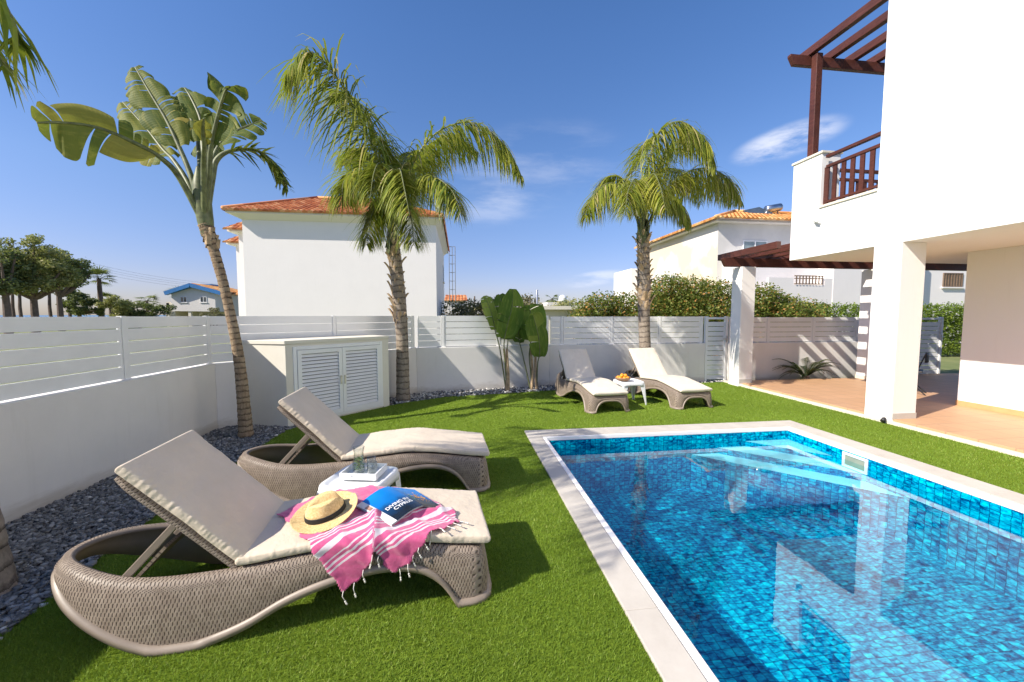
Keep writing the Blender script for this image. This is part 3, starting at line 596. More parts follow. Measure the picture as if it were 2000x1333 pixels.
b = MB(); b.box(VX - .025, VX + .385, 6.255, 6.895, 4.40, 4.44); b.build('pier_cap', M['stonecap'], vl, bevel=.004)
# balcony railings
def railing(a, c, z0, z1, n):
    a = Vector(a); c = Vector(c); r = MB()
    tr2 = MB(); tr2.bar(a + Vector((0, 0, z1)), c + Vector((0, 0, z1)), .07, .05); tr2.build('handrail', M['wood'], vl, bevel=.004); r.bar(a + Vector((0, 0, z1 - .17)), c + Vector((0, 0, z1 - .17)), .05, .05); lr_ = MB(); lr_.bar(a + Vector((0, 0, z0 + .06)), c + Vector((0, 0, z0 + .06)), .045, .035); lr_.build('bottom_rail', M['wood'], vl)
    o = r.build('railing', M['wood'], vl, bevel=.004)
    for k in range(n + 1):
        q = a.lerp(c, k / n); bb = MB(); wd = .07 if k else .10; dd = (c - a).normalized()
        bb.bar(q + Vector((0, 0, z0)), q + Vector((0, 0, z1 - .175)), .022 if abs(dd.y) < .5 else wd, .022 if abs(dd.y) > .5 else wd, up=Vector((1, 0, 0)) if abs(dd.y) > .5 else Vector((1, 0, 0)))
        bb.build('baluster', M['wood'], o)
railing((VX + .07, 6.245, 0), (VX + .07, 5.32, 0), 3.50, 4.33, 6)
railing((VX + .40, 6.79, 0), (9.2, 6.79, 0), 3.50, 4.33, 17)
# upper pergola
up = MB(); PXp = VX + .2
post = MB(); post.box(PXp - .06, PXp + .06, 6.62, 6.74, 4.44, 6.30); post.build('balcony_post', M['wood'], vl, bevel=.008)
bm_ = MB(); bm_.add([(5.98, 6.75, 6.28), (6.06, 6.75, 6.14), (11.5, 6.75, 6.14), (11.5, 6.75, 6.32), (5.98, 6.75, 6.32), (5.98, 6.83, 6.28), (6.06, 6.83, 6.14), (11.5, 6.83, 6.14), (11.5, 6.83, 6.32), (5.98, 6.83, 6.32)], [(0, 1, 2, 3, 4), (9, 8, 7, 6, 5), (0, 5, 6, 1), (1, 6, 7, 2), (3, 8, 9, 4), (4, 9, 5, 0), (2, 7, 8, 3)]); bm_.build('balcony_beam', M['wood'], vl, bevel=.006)
bm2 = MB(); bm2.box(5.98, 6.39, 6.58, 6.618, 6.14, 6.30)
for k in range(9):
    x = VX + .14 + k * .47; rf = MB(); rf.box(x - .05, x + .05, 5.31, 6.98, 6.325, 6.46); rf.build('rafter', M['wood'], vl, bevel=.006)
# lower pergola with its own pillars
pg = empty('pergola', (6.17, 8.04, 0), 0, 'red-brown timber pergola on a white square pillar beside the gate', 'pergola')
def pgpart(mb, nm, mat, **k):
    o = mb.build(nm, mat, pg, **k); o.matrix_parent_inverse = Matrix.Translation((-6.17, -8.04, 0)); return o
p = MB(); p.box(6.17, 6.50, 8.04, 8.36, 0, 2.665); po = pgpart(p, 'pillar', M['villa'], bevel=.004)
p = MB(); p.box(6.19, 6.508, 8.032, 8.368, TZ, TZ + .085); so_ = p.build('skirting', M['greytile'], po)
p = MB(); p.box(9.50, 9.80, 8.03, 8.33, TZ, 2.665); po = pgpart(p, 'pillar', M['villa'], bevel=.004)
p = MB(); p.box(9.492, 9.808, 8.022, 8.338, TZ, TZ + .085); p.build('skirting', M['stonecap'], po)
p = MB(); ya, yb = 8.10, 8.20
p.add([(5.75, ya, 2.83), (5.83, ya, 2.67), (12.6, ya, 2.67), (12.6, ya, 2.86), (5.75, ya, 2.86), (5.75, yb, 2.83), (5.83, yb, 2.67), (12.6, yb, 2.67), (12.6, yb, 2.86), (5.75, yb, 2.86)], [(0, 1, 2, 3, 4), (9, 8, 7, 6, 5), (0, 5, 6, 1), (1, 6, 7, 2), (3, 8, 9, 4), (4, 9, 5, 0), (2, 7, 8, 3)])
pgpart(p, 'beam', M['wood'], bevel=.006)
for k in range(16):
    x = 6.02 + k * .43; p = MB(); p.box(x - .045, x + .045, 6.88, 8.62, 2.865, 3.0); pgpart(p, 'rafter', M['wood'], bevel=.006)
# small fittings
sc_ = empty('security_camera', (VX, 6.33, 3.26), 0, 'small white bullet security camera on the balcony wall of the villa', 'camera')
b = MB(); b.tube([(0, 0, .0), (-.045, 0, 0)], .028, 12); b.build('mount', M['aluwarm'], sc_); b = MB(); b.tube([(-.04, .0, 0), (-.07, -.04, -.012), (-.08, -.11, -.03)], [.018, .027, .027], 12); b.build('body', M['aluwarm'], sc_, smooth=True)
sp = empty('garden_spotlight', (6.20, 4.98, .0), R(20), 'small black garden spotlight in the grass at the foot of the pillar', 'light')
b = MB(); b.tube([(0, 0, 0), (0, 0, .05)], .008, 8); b.build('spike', M['dark'], sp); b = MB(); b.tube([(-.05, 0, .045), (.0, 0, .075), (.02, 0, .085)], [.03, .028, .012], 14); b.build('lamp_head', M['dark'], sp, smooth=True)
ch = empty('folding_chair', (8.72, 6.62, TZ), R(35), 'black folding chair half hidden behind the near white pillar', 'chair')
b = MB(); b.box(-.22, .22, -.2, .2, .43, .455); b.build('seat', M['dark'], ch, bevel=.01); b = MB(); b.grid(8, 4, lambda u, v: ((u - .5) * .42, -.22 - .04 * math.cos((u - .5) * 3), .62 + v * .18)); b.build('backrest', M['dark'], ch, smooth=True, solid=.015)
for s in (-1, 1):
    b = MB(); b.tube([(s * .2, .24, 0), (s * .2, -.12, .45), (s * .2, -.23, .8)], .011, 8); b.build('leg', M['dark'], ch); b = MB(); b.tube([(s * .18, -.26, 0), (s * .18, .16, .43)], .011, 8); b.build('leg', M['dark'], ch)

# ------------------------------------------------------------------ sun loungers
HX = -1.24                                   # hinge
def ztop(x): return smoothlerp(x, [-2.18, -2.0, -1.68, -1.24, -.88, -.62, -.3, 0, .1], [.385, .38, .335, .335, .365, .375, .335, .29, .27])
def zbot(x): return max(0., smoothlerp(x, [-2.18, -2.10, -1.97, -1.82, -1.66, -1.54, -1.40, -1.2, -1.0, -.78, -.55, -.38, -.26, -.18, -.14, 0, .1], [.30, .275, .19, .105, .03, 0, 0, .055, .15, .215, .245, .225, .16, .06, 0, 0, 0]))
def make_lounger(label, cush):
    root = empty('sun_lounger', (0, 0, 0), 0, label, 'sun lounger', 'brown wicker loungers with cream cushions')
    HWd = .325; TA = .68; LT = 2.14                # half width, length of the rounded tail, overall length
    path = [(x, -HWd, 0, -1) for x in np.linspace(-.06, -LT + TA, 66)]
    def tailpt(a, sy):
        c_, s_ = math.cos(a), math.sin(a); e_ = 2 / 2.05; nx, ny = -abs(s_) ** 1.02 * HWd, abs(c_) ** 1.02 * TA * sy; k_ = math.hypot(nx, ny) or 1
        return (-LT + TA - TA * abs(s_) ** e_, sy * HWd * abs(c_) ** e_, nx / k_, ny / k_)
    for a in np.linspace(4, 88, 26): path.append(tailpt(R(a), -1))
    path.append((-LT, 0, -1, 0))
    for a in np.linspace(88, 4, 26): path.append(tailpt(R(a), 1))
    path += [(x, HWd, 0, 1) for x in np.linspace(-LT + TA, -.06, 66)]
    for a in (30, 60, 90): path.append((-.06 + .06 * math.sin(R(a)), HWd - .06 + .06 * math.cos(R(a)), math.sin(R(a)), math.cos(R(a))))
    fyv = np.linspace(HWd - .06, -HWd + .06, 26)
    for y in fyv[1:]: path.append((0, y, 1, 0))
    for a in (60, 30): path.append((-.06 + .06 * math.sin(R(a)), -HWd + .06 - .06 * math.cos(R(a)), math.sin(R(a)), -math.cos(R(a))))
    n = len(path); prof_n = 16; vs = []; uvs = []; cum = 0; L_ = []
    for i, (x, y, nx, ny) in enumerate(path):
        if i: cum += math.hypot(x - path[i - 1][0], y - path[i - 1][1])
        zt = ztop(min(x, 0)); zb = zbot(x)
        if nx > .5 and abs(y) < HWd: 
            zb = max(0, smoothlerp(abs(y), [0, .12, .20, .25, .275, .4], [.19, .18, .135, .06, 0, 0]))
        if x > -.07 and nx > .2: zt -= .0
        h = zt - zb; fl = .018 if zb < .01 else .012
        flare = .03 * max(0, min(1, (zt - .1 - 0) * 4)) if False else 0
        sec = [(-.030, zb + .004), (fl + .006, zb), (fl + .008, zb + .030), (.002, zb + .038), (.010, zb + h * .35), (.012, zb + h * .6), (.006, zt - .045), (.0, zt - .028), (-.012, zt - .004), (-.044, zt), (-.056, zt - .006), (-.060, zt - .020), (-.054, zt - .026), (-.034, zt - .032), (-.030, (zt + zb) / 2), (-.030, zb + .004)]
        taper = (1 - max(0, min(1, (zt - 0) / .35))) * 0
        acc = 0
        for k, (off, z) in enumerate(sec):
            lean = .035 * (1 - z / .36)           # sides lean in a little towards the ground
            if k: acc += math.hypot(off - sec[k - 1][0], z - sec[k - 1][1])
            vs.append((x + nx * (off + lean), y + ny * (off + lean), z)); uvs.append((cum, z if 2 < k < 7 else acc))
    ring = MB(); edge_ = MB(); m = len(path)
    fw = []; fr_ = []; wk = set((3, 4, 5, 6, 7, 8))
    for i in range(m):
        j = (i + 1) % m
        for k in range(15):
            f = (i * 16 + k, j * 16 + k, j * 16 + k + 1, i * 16 + k + 1)
            (fw if k in wk else fr_).append(f)
    def sub(mb, fs):
        for f in fs:
            mb.add([vs[q] for q in f], [(0, 1, 2, 3)], [(uvs[q][0] if not (uvs[f[1]][0] < uvs[f[0]][0] and q in (f[1], f[2])) else uvs[f[0]][0] + .01, uvs[q][1]) for q in f])
    sub(ring, fw); sub(edge_, fr_)
    def weld(o):
        bm = bmesh.new(); bm.from_mesh(o.data); bmesh.ops.remove_doubles(bm, verts=bm.verts, dist=.0001); bmesh.ops.recalc_face_normals(bm, faces=bm.faces); bm.to_mesh(o.data); bm.free()
    fo = ring.build('frame', M['wicker'], root, smooth=True); weld(fo)
    eo = edge_.build('rim', M['resin'], fo, smooth=True); weld(eo)
    # seat deck from the hinge to the foot
    b = MB(); n_ = 30
    b.grid(n_, 1, lambda u, v: (HX + .0 + u * (-.045 - HX), (v - .5) * .56, ztop(HX + u * (-HX)) - .012), uvf=lambda u, v: (v * .56, u * 1.2)); b.grid(n_, 1, lambda u, v: (HX + .0 + u * (-.045 - HX), (.5 - v) * .56, ztop(HX + u * (-HX)) - .03), uvf=lambda u, v: (v * .56, u * 1.2))
    b.box(HX - .01, HX + .04, -.30, .30, .27, .325)
    b.build('seat', M['resindark'], root)
    # backrest shell
    ba = R(46); BL = .70; T = Matrix.Translation((HX, 0, .338)) @ Matrix.Rotation(ba, 4, 'Y')      # local -x runs up the back
    bx = MB()
    prof = [(-.265, -.035), (-.29, -.02), (-.29, .0), (-.27, .012), (.27, .012), (.29, .0), (.29, -.02), (.265, -.035)]
    nn = 24; vv = []; uu = []
    for i in range(nn + 1):
        x = -BL * i / nn; tail = 1 - .06 * max(0, (i / nn - .9) * 10)
        for k, (y, z) in enumerate(prof): vv.append(T @ Vector((x, y * tail, z))); uu.append((-x, y * 1.0 if k in (3, 4) else z * 1.5 + y))
    ff = [(i * 8 + k, (i + 1) * 8 + k, (i + 1) * 8 + (k + 1) % 8, i * 8 + (k + 1) % 8) for i in range(nn) for k in range(8)] + [tuple(range(8)), tuple(range(nn * 8, nn * 8 + 8))[::-1]]
    bx.add(vv, ff, uu); bo = bx.build('backrest', M['wicker'], root, fixn=True)
    # prop that holds the backrest up
    top = T @ Vector((-.36, 0, -.04)); bot = Vector((top.x - .26, 0, .285))
    for s in (-1, 1):
        b = MB(); b.bar((bot.x, s * .235, bot.z), (top.x, s * .235, top.z), .035, .02, up=Vector((0, 1, 0))); b.build('prop', M['resin'], root, bevel=.004)
    b = MB(); pa = bot.lerp(top, .02); pb = bot.lerp(top, .55); b.add([(pa.x + .05, -.21, pa.z), (pa.x + .05, .21, pa.z), (pb.x + .05, .21, pb.z), (pb.x + .05, -.21, pb.z)], [(0, 1, 2, 3)], [(0, 0), (.42, 0), (.42, .3), (0, .3)]); b.build('prop_panel', M['wicker'], root, solid=.015)
    # cushions: a soft slab bent over the deck, rounded, with puckered sides
    def pad(nm, f, length, width, th, mat, seed):
        nu, ns = 150, 44; vs2 = []; hw = width / 2
        for i in range(nu + 1):
            u = i / nu
            for k in range(ns):
                a = 2 * math.pi * k / ns; ca, sa = math.cos(a), math.sin(a)
                p_ = 5.5; rx = abs(ca) ** (2 / p_) * (1 if ca > 0 else -1); rz = abs(sa) ** (2 / p_) * (1 if sa > 0 else -1)
                endf = 1 - (max(0, abs(u - .5) * 2 - .975) / .025) ** 2 * .55
                y = rx * hw * (1 - .006 * (1 - endf)); z = rz * th / 2 * endf
                puck = .0034 * noise.noise(Vector((u * length * 55, seed, 3 * (1 if ca > 0 else -1)))) * (1 if abs(ca) > .8 else .15) + .004 * noise.noise(Vector((u * length * 9, y * 9, seed + 4)))
                y += puck * (1 if ca > 0 else -1); z += .005 * noise.noise(Vector((u * length * 5, y * 5, seed))) + puck * .6
                vs2.append(f(u * length, y, z + th / 2))
        fs2 = [(i * ns + k, (i + 1) * ns + k, (i + 1) * ns + (k + 1) % ns, i * ns + (k + 1) % ns) for i in range(nu) for k in range(ns)] + [tuple(range(ns))[::-1], tuple(range(nu * ns, nu * ns + ns))]
        b = MB(); b.add(vs2, fs2, [(0, 0)] * len(vs2)); return b.build(nm, mat, root, smooth=True, fixn=True)
    LS = -HX + .04
    def fs_(l, y, z):
        x = HX + l; sl = (ztop(min(x, 0) + .01) - ztop(min(x, 0) - .01)) / .02; k = 1 / math.hypot(1, sl); return (x - sl * k * z, y, ztop(min(x, .0)) + .004 + (x if x > 0 else 0) * -.12 + k * z)
    pad('seat_cushion', fs_, LS, .615, .064, cush, 1.)
    pad('back_cushion', lambda l, y, z: tuple(T @ Vector((-l + .01, y, z + .014))), BL + .035, .60, .064, cush, 9.)
    return root
L1 = make_lounger('near wicker lounger under the pink towel and straw hat', M['cushion'])
L1.location = (.09, 2.47, 0); L1.rotation_euler.z = R(5.2)
L2 = copy_tree(L1); tag(L2, 'second wicker lounger beyond the white table, bare cushion with palm shade at its foot'); L2.location = (.20, 3.86, 0); L2.rotation_euler.z = R(3.)
L3 = copy_tree(L1); tag(L3, 'far wicker lounger nearer the broad paddle leaves, to one side of the fruit table'); L3.location = (2.43, 6.14, 0); L3.rotation_euler.z = R(-85)
L4 = copy_tree(L1); tag(L4, 'far wicker lounger in front of the palm trunk at the back wall'); L4.location = (3.98, 6.22, 0); L4.rotation_euler.z = R(-84.5)
for Lx in (L3, L4):
    for c in [x for x in S.objects if x.parent == Lx and 'cushion' in x.name]:
        c.data = c.data.copy(); c.data.materials[0] = M['cushionpale']

# ------------------------------------------------------------------ plastic side tables
def make_table(label):
    root = empty('side_table', (0, 0, 0), 0, label, 'table', 'white plastic side tables'); hw = .215; H = .42
    def rr(u, hw, r):                                    # rounded square outline
        a = u * 2 * math.pi; c, s = math.cos(a), math.sin(a); p = 7.; k = (abs(c) ** p + abs(s) ** p) ** (-1 / p); return hw * k * c, hw * k * s
    b = MB(); ns = 64; rings = [(.0, .402), (.10, .402), (.165, .402), (.178, .406), (.190, .418), (.204, .42), (.216, .415), (.222, .40), (.224, .375), (.226, .352), (.219, .352), (.214, .39), (.0, .395)]
    vs = []
    for hw_, z in rings:
        for k in range(ns): x, y = rr(k / ns, max(hw_, .0001), 0); 
        for k in range(ns):
            x, y = rr(k / ns, max(hw_, .0001), 0); zz = z
            if .345 < z < .36: m = min(abs(x), abs(y)) / .22; zz = z - .035 * max(0, (m - .35) / .65) ** 1.5
            vs.append((x, y, zz))
    fs = [(i * ns + k, i * ns + (k + 1) % ns, (i + 1) * ns + (k + 1) % ns, (i + 1) * ns + k) for i in range(len(rings) - 1) for k in range(ns)]
    b.add(vs, fs); b.build('tabletop', M['aluwarm'], root, smooth=True, fixn=True)
    for sx in (-1, 1):
        for sy in (-1, 1):
            b = MB(); n = 10; vv = []
            for i in range(n + 1):
                t_ = i / n; z = .375 * (1 - t_); o_ = .212 + .028 * t_; wd = .075 * (1 - t_) ** 1.3 + .030
                P = [(o_, o_ - wd), (o_, o_ - .016), (o_ - .004, o_ - .004), (o_ - .016, o_), (o_ - wd, o_), (o_ - wd, o_ - .008), (o_ - .018, o_ - .010), (o_ - .012, o_ - .018), (o_ - .008, o_ - wd)]
                vv += [(x * sx, y * sy, z) for x, y in P]
            m = 9; b.add(vv, [(i * m + k, i * m + (k + 1) % m, (i + 1) * m + (k + 1) % m, (i + 1) * m + k) for i in range(n) for k in range(m)] + [tuple(range(m)), tuple(range(n * m, n * m + m))]); b.build('leg', M['aluwarm'], root, fixn=True)
    return root
T1 = make_table('white plastic side table carrying the tray between the two near loungers'); T1.location = (-.735, 2.965, 0); T1.rotation_euler.z = R(-16)
T2 = copy_tree(T1); tag(T2, 'white plastic side table with the fruit basket between the two far loungers'); T2.location = (3.03, 6.78, 0); T2.rotation_euler.z = R(4)

# tray with carafe and tumbler
tr_ = empty('serving_tray', (-.715, 2.985, .421), R(-12), 'white wooden tray with cut-out handles on the near plastic table', 'tray')
b = MB(); b.box(-.135, .135, -.105, .105, 0, .008); b.build('base', M['aluwarm'], tr_)
b = MB()
for s in (-1, 1):
    y0, y1 = sorted((s * .095, s * .105)); b.box(-.135, -.05, y0, y1, .008, .045); b.box(.05, .135, y0, y1, .008, .045); b.box(-.05, .05, y0, y1, .008, .018); b.box(-.05, .05, y0, y1, .034, .045)
    x0, x1 = sorted((s * .125, s * .135)); b.box(x0, x1, -.095, .095, .008, .045)
b.build('side', M['aluwarm'], tr_)
cf = empty('glass_carafe', (-.755, 3.01, .43), 0, 'waisted clear glass carafe with green succulents in it on the tray', 'carafe')
b = MB(); b.lathe([(.0, .002), (.040, .002), (.046, .02), (.046, .07), (.036, .115), (.033, .15), (.042, .19), (.040, .19), (.031, .15), (.034, .115), (.044, .07), (.044, .02), (.0, .006)], seg=32); b.build('glass', M['glass'], cf, smooth=True)
b = MB()
for k in range(240):
    a = rnd.uniform(0, 6.28); r = rnd.uniform(.0, .036); z = rnd.uniform(.012, .105) ; r = min(r, .034 - .012 * (z > .08)); p = Vector((r * math.cos(a), r * math.sin(a), z)); dd = Vector((rnd.uniform(-1, 1), rnd.uniform(-1, 1), rnd.uniform(-.1, .8))).normalized(); sd = dd.cross(Vector((0, 0, 1))).normalized(); l_ = rnd.uniform(.010, .020)
    b.add([p, p + dd * l_ * .5 + sd * l_ * .35, p + dd * l_, p + dd * l_ * .5 - sd * l_ * .35], [(0, 1, 2, 3)], tint=rnd.random())
b.build('succulent', M['succulent'], cf)
tb = tag(MB().lathe([(.0, .004), (.030, .004), (.034, .01), (.037, .085), (.0355, .085), (.032, .012), (.0, .012)], seg=28).build('glass_tumbler', M['glass'], smooth=True), 'clear glass tumbler beside the carafe on the tray', 'glass'); tb.location = (-.655, 2.975, .43)
tb2 = tag(MB().lathe([(.0, .004), (.028, .004), (.032, .01), (.034, .095), (.0325, .095), (.030, .012), (.0, .012)], seg=28).build('glass_tumbler', M['glass'], smooth=True), 'clear glass tumbler at the back of the tray, farther from the towel', 'glass'); tb2.location = (-.675, 3.05, .43)
# fruit basket
fbk = empty('fruit_basket', (2.93, 6.80, .421), 0, 'shallow cane basket of oranges on the far plastic table', 'basket')
b = MB(); b.lathe([(.0, .003), (.095, .003), (.125, .03), (.135, .055), (.141, .056), (.131, .026), (.10, .0), (.0, .0)], seg=32); b.build('bowl', M['basket'], fbk, smooth=True)
for k, (x, y, z) in enumerate([(-.07, -.04, .045), (0, -.07, .045), (.07, -.035, .045), (.075, .04, .045), (0, .07, .045), (-.07, .045, .045), (0, 0, .05), (-.035, -.03, .085), (.04, -.02, .085), (0, .035, .085)]):
    og = bpy.data.objects.get('orange_fruit')
    if og is None:
        og = MB().lathe([(.0, -.033), (.02, -.028), (.032, -.012), (.035, 0), (.032, .012), (.02, .028), (.006, .033), (.0, .031)], seg=16).build('orange_fruit', M['orange'], smooth=True); q = og
    else: q = og.copy(); COL.objects.link(q)
    tag(q, 'round orange lying in the cane basket on the far table', 'orange', 'oranges in the basket'); q.location = (2.93 + x, 6.80 + y, .421 + z)

# ------------------------------------------------------------------ towel, hat, magazine on the near lounger
T1m = Matrix.Translation(L1.location) @ Matrix.Rotation(L1.rotation_euler.z, 4, 'Z')
T1i = T1m.inverted()
def deck(x, y):                         # top of the seat cushion of the near lounger at world x, y
    l = T1i @ Vector((x, y, 0)); return ztop(min(l.x, 0)) + .071
poly = [(-1.09, 2.45), (-1.02, 2.56), (-.93, 2.62), (-.80, 2.67), (-.61, 2.69), (-.42, 2.67), (-.25, 2.58), (-.13, 2.48), (-.04, 2.38), (-.01, 2.27), (-.08, 2.20), (-.16, 2.13), (-.22, 2.04), (-.27, 1.95), (-.33, 1.90), (-.40, 1.93), (-.44, 2.02), (-.47, 1.93), (-.52, 1.84), (-.58, 1.80), (-.66, 1.90), (-.74, 2.02), (-.83, 2.12), (-.90, 2.22), (-.99, 2.33)]
NX, NY = 150, 130; X0, X1, Y0, Y1 = -1.12, .02, 1.78, 2.72
def towel_pt(x, y):
    l = T1i @ Vector((x, y, 0)); edge_y = -.318; over = max(0., edge_y - l.y)
    wr = .012 * abs(noise.noise(Vector((x * 7, y * 7, 1)))) + .007 * abs(noise.noise(Vector((x * 17 + y * 9, y * 15, 5)))) + .010 * max(0, math.sin((x * .8 + y * .6) * 34 + 2.2 * noise.noise(Vector((x * 5, y * 5, 2))))) ** 3
    ridge = .022 * math.exp(-((y - (2.33 + .30 * (x + .3))) / .035) ** 2) * max(0, min(1, (x + .75) * 3))
    ridge += .02 * math.exp(-((x + .46 + .15 * (y - 2.1)) / .025) ** 2) * (1 if y < 2.3 else math.exp(-((y - 2.3) / .08) ** 2))
    wr += ridge
    if over <= 0: p = Vector((l.x, l.y, 0)); z = ztop(min(l.x, 0)) + .073 + wr + .001
    else:
        rr_ = .03; ang = min(over / rr_, math.pi / 2); p = Vector((l.x, edge_y - rr_ * math.sin(ang) - wr * 1.0 * min(1, over * 20) - .006, 0)); z = ztop(min(l.x, 0)) + .073 - rr_ * (1 - math.cos(ang)) - max(0, over - rr_ * math.pi / 2) + wr * max(0, 1 - over * 25)
    q = T1m @ p; return Vector((q.x, q.y, z))
gx_, gy_ = np.meshgrid(np.linspace(X0, X1, NX + 1), np.linspace(Y0, Y1, NY + 1), indexing='ij')
ins = inpoly(gx_.ravel() + .006 * np.sin(gy_.ravel() * 60), gy_.ravel() + .006 * np.sin(gx_.ravel() * 50), poly).reshape(NX + 1, NY + 1)
b = MB(); vid = {}; vs = []; uvs = []; fs = []
def stripe(x, y):
    if x + .15 * (y - 2.1) < -.46: return ((-.62 * (x + .62) + .78 * (y - 2.10)) * -1 + .13) / .34
    return ((.62 * (x + .30) - .78 * (y - 2.22)) * -1 * .8 + .08) / .26 + .12
for i in range(NX):
    for j in range(NY):
        if ins[i, j] and ins[i + 1, j] and ins[i, j + 1] and ins[i + 1, j + 1]:
            f = []
            for a, c in ((i, j), (i + 1, j), (i + 1, j + 1), (i, j + 1)):
                if (a, c) not in vid: x, y = gx_[a, c], gy_[a, c]; vid[(a, c)] = len(vs); vs.append(towel_pt(x, y)); uvs.append((stripe(x, y), .5))
                f.append(vid[(a, c)])
            fs.append(tuple(f))
b.add(vs, fs, uvs); tw = b.build('beach_towel', M['towel'], smooth=True, solid=.003)
tag(tw, 'pink beach towel with white stripes and tassels hanging over the near lounger', 'towel')
tp = [(-.01, 2.27), (-.045, 2.235), (-.08, 2.20), (-.12, 2.165), (-.16, 2.13), (-.19, 2.085), (-.22, 2.04), (-.245, 1.995), (-.27, 1.95), (-.31, 1.91), (-.42, 1.98), (-.45, 1.99), (-.49, 1.90), (-.53, 1.83), (-.58, 1.80)]
for k, (x, y) in enumerate(tp):
    p = towel_pt(x - .004, y + .012); l = T1i @ Vector((x, y, 0)); hang = l.y < -.31; ln = rnd.uniform(.04, .06); b = MB()
    if hang: pt = [p, p + Vector((rnd.uniform(-.006, .006), -.006, -ln * .5)), p + Vector((rnd.uniform(-.012, .012), -.004, -ln))]
    else: pt = [p, p + Vector((.012, -.014, .003)), p + Vector((.03 + rnd.uniform(-.01, .01), -.024, 0))]
    b.tube(pt, [.0022, .0022, .0024], 6); e_ = pt[-1]; dd = (pt[-1] - pt[-2]).normalized()
    b.tube([e_ - dd * .002, e_ + dd * .003, e_ + dd * .007], [.003, .0055, .003], 6); b.tube([e_ + dd * .006, e_ + dd * .022], [.0028, .0055], 6)
    o = b.build('tassel', M['cord'], tw, smooth=True)

hat = empty('straw_hat', (-.765, 2.30, .452), R(28), 'natural straw fedora with a black band on the pink towel', 'hat')
def hatpt(u, v):                                                 # v from brim edge to crown middle
    a = u * 2 * math.pi; c, s = math.cos(a), math.sin(a)
    if v < .45: t_ = v / .45; r = .174 - (.174 - .096) * t_; z = .010 * (1 - t_) ** 2 + .016 * c * c * (1 - t_) ** 1.5 * (1 if s > -.3 else .2) - .012 * s * (1 - t_); ex = 1.0
    else:
        t_ = (v - .45) / .55
        if t_ < .62: q = t_ / .62; r = .098 - .020 * q ** 1.6; z = .004 + .088 * q
        else: q = (t_ - .62) / .38; r = .078 * math.cos(q * math.pi / 2) ** .8; z = .092 + .010 * math.sin(q * math.pi / 2)
    x = r * c * (1.08 if v < .45 else 1.14); y = r * s * (.96 if v < .45 else .93)
    if v > .6:
        k = max(0, min(1, (z - .04) / .05)); z -= .036 * math.exp(-(y / .026) ** 2) * k * (1 - .35 * (x / .09)) ; y -= .020 * k * math.exp(-((x - .075) / .045) ** 2) * (1 if y > 0 else -1) * min(1, abs(y) / .02)
        z += .012 * k * (x * -6)
    return (x, y, z)
b = MB(); b.grid(72, 60, hatpt); ho = b.build('hat_body', M['straw'], hat, smooth=True, solid=.003)
b = MB(); b.grid(72, 5, lambda u, v: ((.098 - .0035 * v + .0035) * math.cos(u * 6.28318) * 1.14, (.098 - .0035 * v + .0035) * math.sin(u * 6.28318) * .93, .003 + v * .030)); b.build('hat_band', M['black'], hat, smooth=True, solid=.002)
hat.location.z += .026; hat.scale = (.94, .94, .94); hat.rotation_euler = (Matrix.Rotation(R(12), 4, 'X') @ Matrix.Rotation(R(-7), 4, 'Y') @ Matrix.Rotation(R(205), 4, 'Z')).to_euler()

# magazine, lying open face down
mg = empty('magazine', (-.42, 2.39, .45), 0, 'glossy blue diving magazine lying open on the pink towel', 'magazine')
P0 = Vector((-.38, 2.16)); P1 = Vector((-.62, 2.38)); Q0 = Vector((-.225, 2.355)); Q1 = Vector((-.47, 2.58)); R0 = Vector((-.10, 2.39)); R1 = Vector((-.31, 2.63))
def magz(x, y): return deck(x, y) + .022
def pg_pt(A0, A1, B0, B1, u, v, lift, up_=0.):
    p = (A0.lerp(A1, v)).lerp(B0.lerp(B1, v), u); return Vector((p.x + .42, p.y - 2.39, magz(p.x, p.y) - .45 + lift(u) + up_))
lf = lambda u: .030 * math.sin(min(1, u * 1.0) * math.pi * .5) ** 2 + .012 * math.sin(u * math.pi) ; lb = lambda u: .030 * (1 - u) ** 2 + .006 * math.sin(u * math.pi)
b = MB()
for k in range(4): b.grid(12, 2, lambda u, v: pg_pt(P0, P1, Q0, Q1, u, v, lf, -.0022 * (k + 1)))
for k in range(4): b.grid(12, 2, lambda u, v: pg_pt(Q0, Q1, R0, R1, u, v, lb, -.0022 * (k + 1)))
b.build('pages', M['paper'], mg)
b = MB(); b.grid(14, 12, lambda u, v: pg_pt(P0, P1, Q0, Q1, u, v, lf)); b.build('cover', M['cover'], mg, smooth=True)
b = MB(); b.grid(14, 12, lambda u, v: pg_pt(Q0, Q1, R0, R1, u, v, lb)); bc_ = b.build('cover', M['cover'], mg, smooth=True)
b = MB(); b.grid(3, 12, lambda u, v: pg_pt(P0, P1, Q0, Q1, u * .17, v, lf, .0008)); b.build('margin', M['paper'], mg)
b = MB(); b.grid(3, 3, lambda u, v: pg_pt(P0, P1, Q0, Q1, .03 + u * .11, .40 + v * .16, lf, .0016)); b.grid(3, 3, lambda u, v: pg_pt(P0, P1, Q0, Q1, .03 + u * .11, .62 + v * .16, lf, .0016)); b.build('picture', M['photo'], mg)
b = MB()
for k in range(60):
    u, v = rnd.gauss(.55, .13), rnd.gauss(.50, .09); s_ = rnd.uniform(.015, .04); u = min(.9, max(.05, u)); b.ct = rnd.random(); b.grid(1, 1, lambda a, c: pg_pt(Q0, Q1, R0, R1, u + a * s_ * 1.4, v + c * s_, lb, .0012 + k * .00001))
b.build('picture', M['coral'], mg)
b = MB()
for k in range(50):
    u, v = rnd.gauss(.16, .08), rnd.gauss(.42, .11); s_ = rnd.uniform(.012, .035); u = min(.9, max(.02, u)); b.grid(1, 1, lambda a, c: pg_pt(Q0, Q1, R0, R1, u + a * s_, v + c * s_, lb, .001 + k * .00001))
b.build('picture', M['teal'], mg)
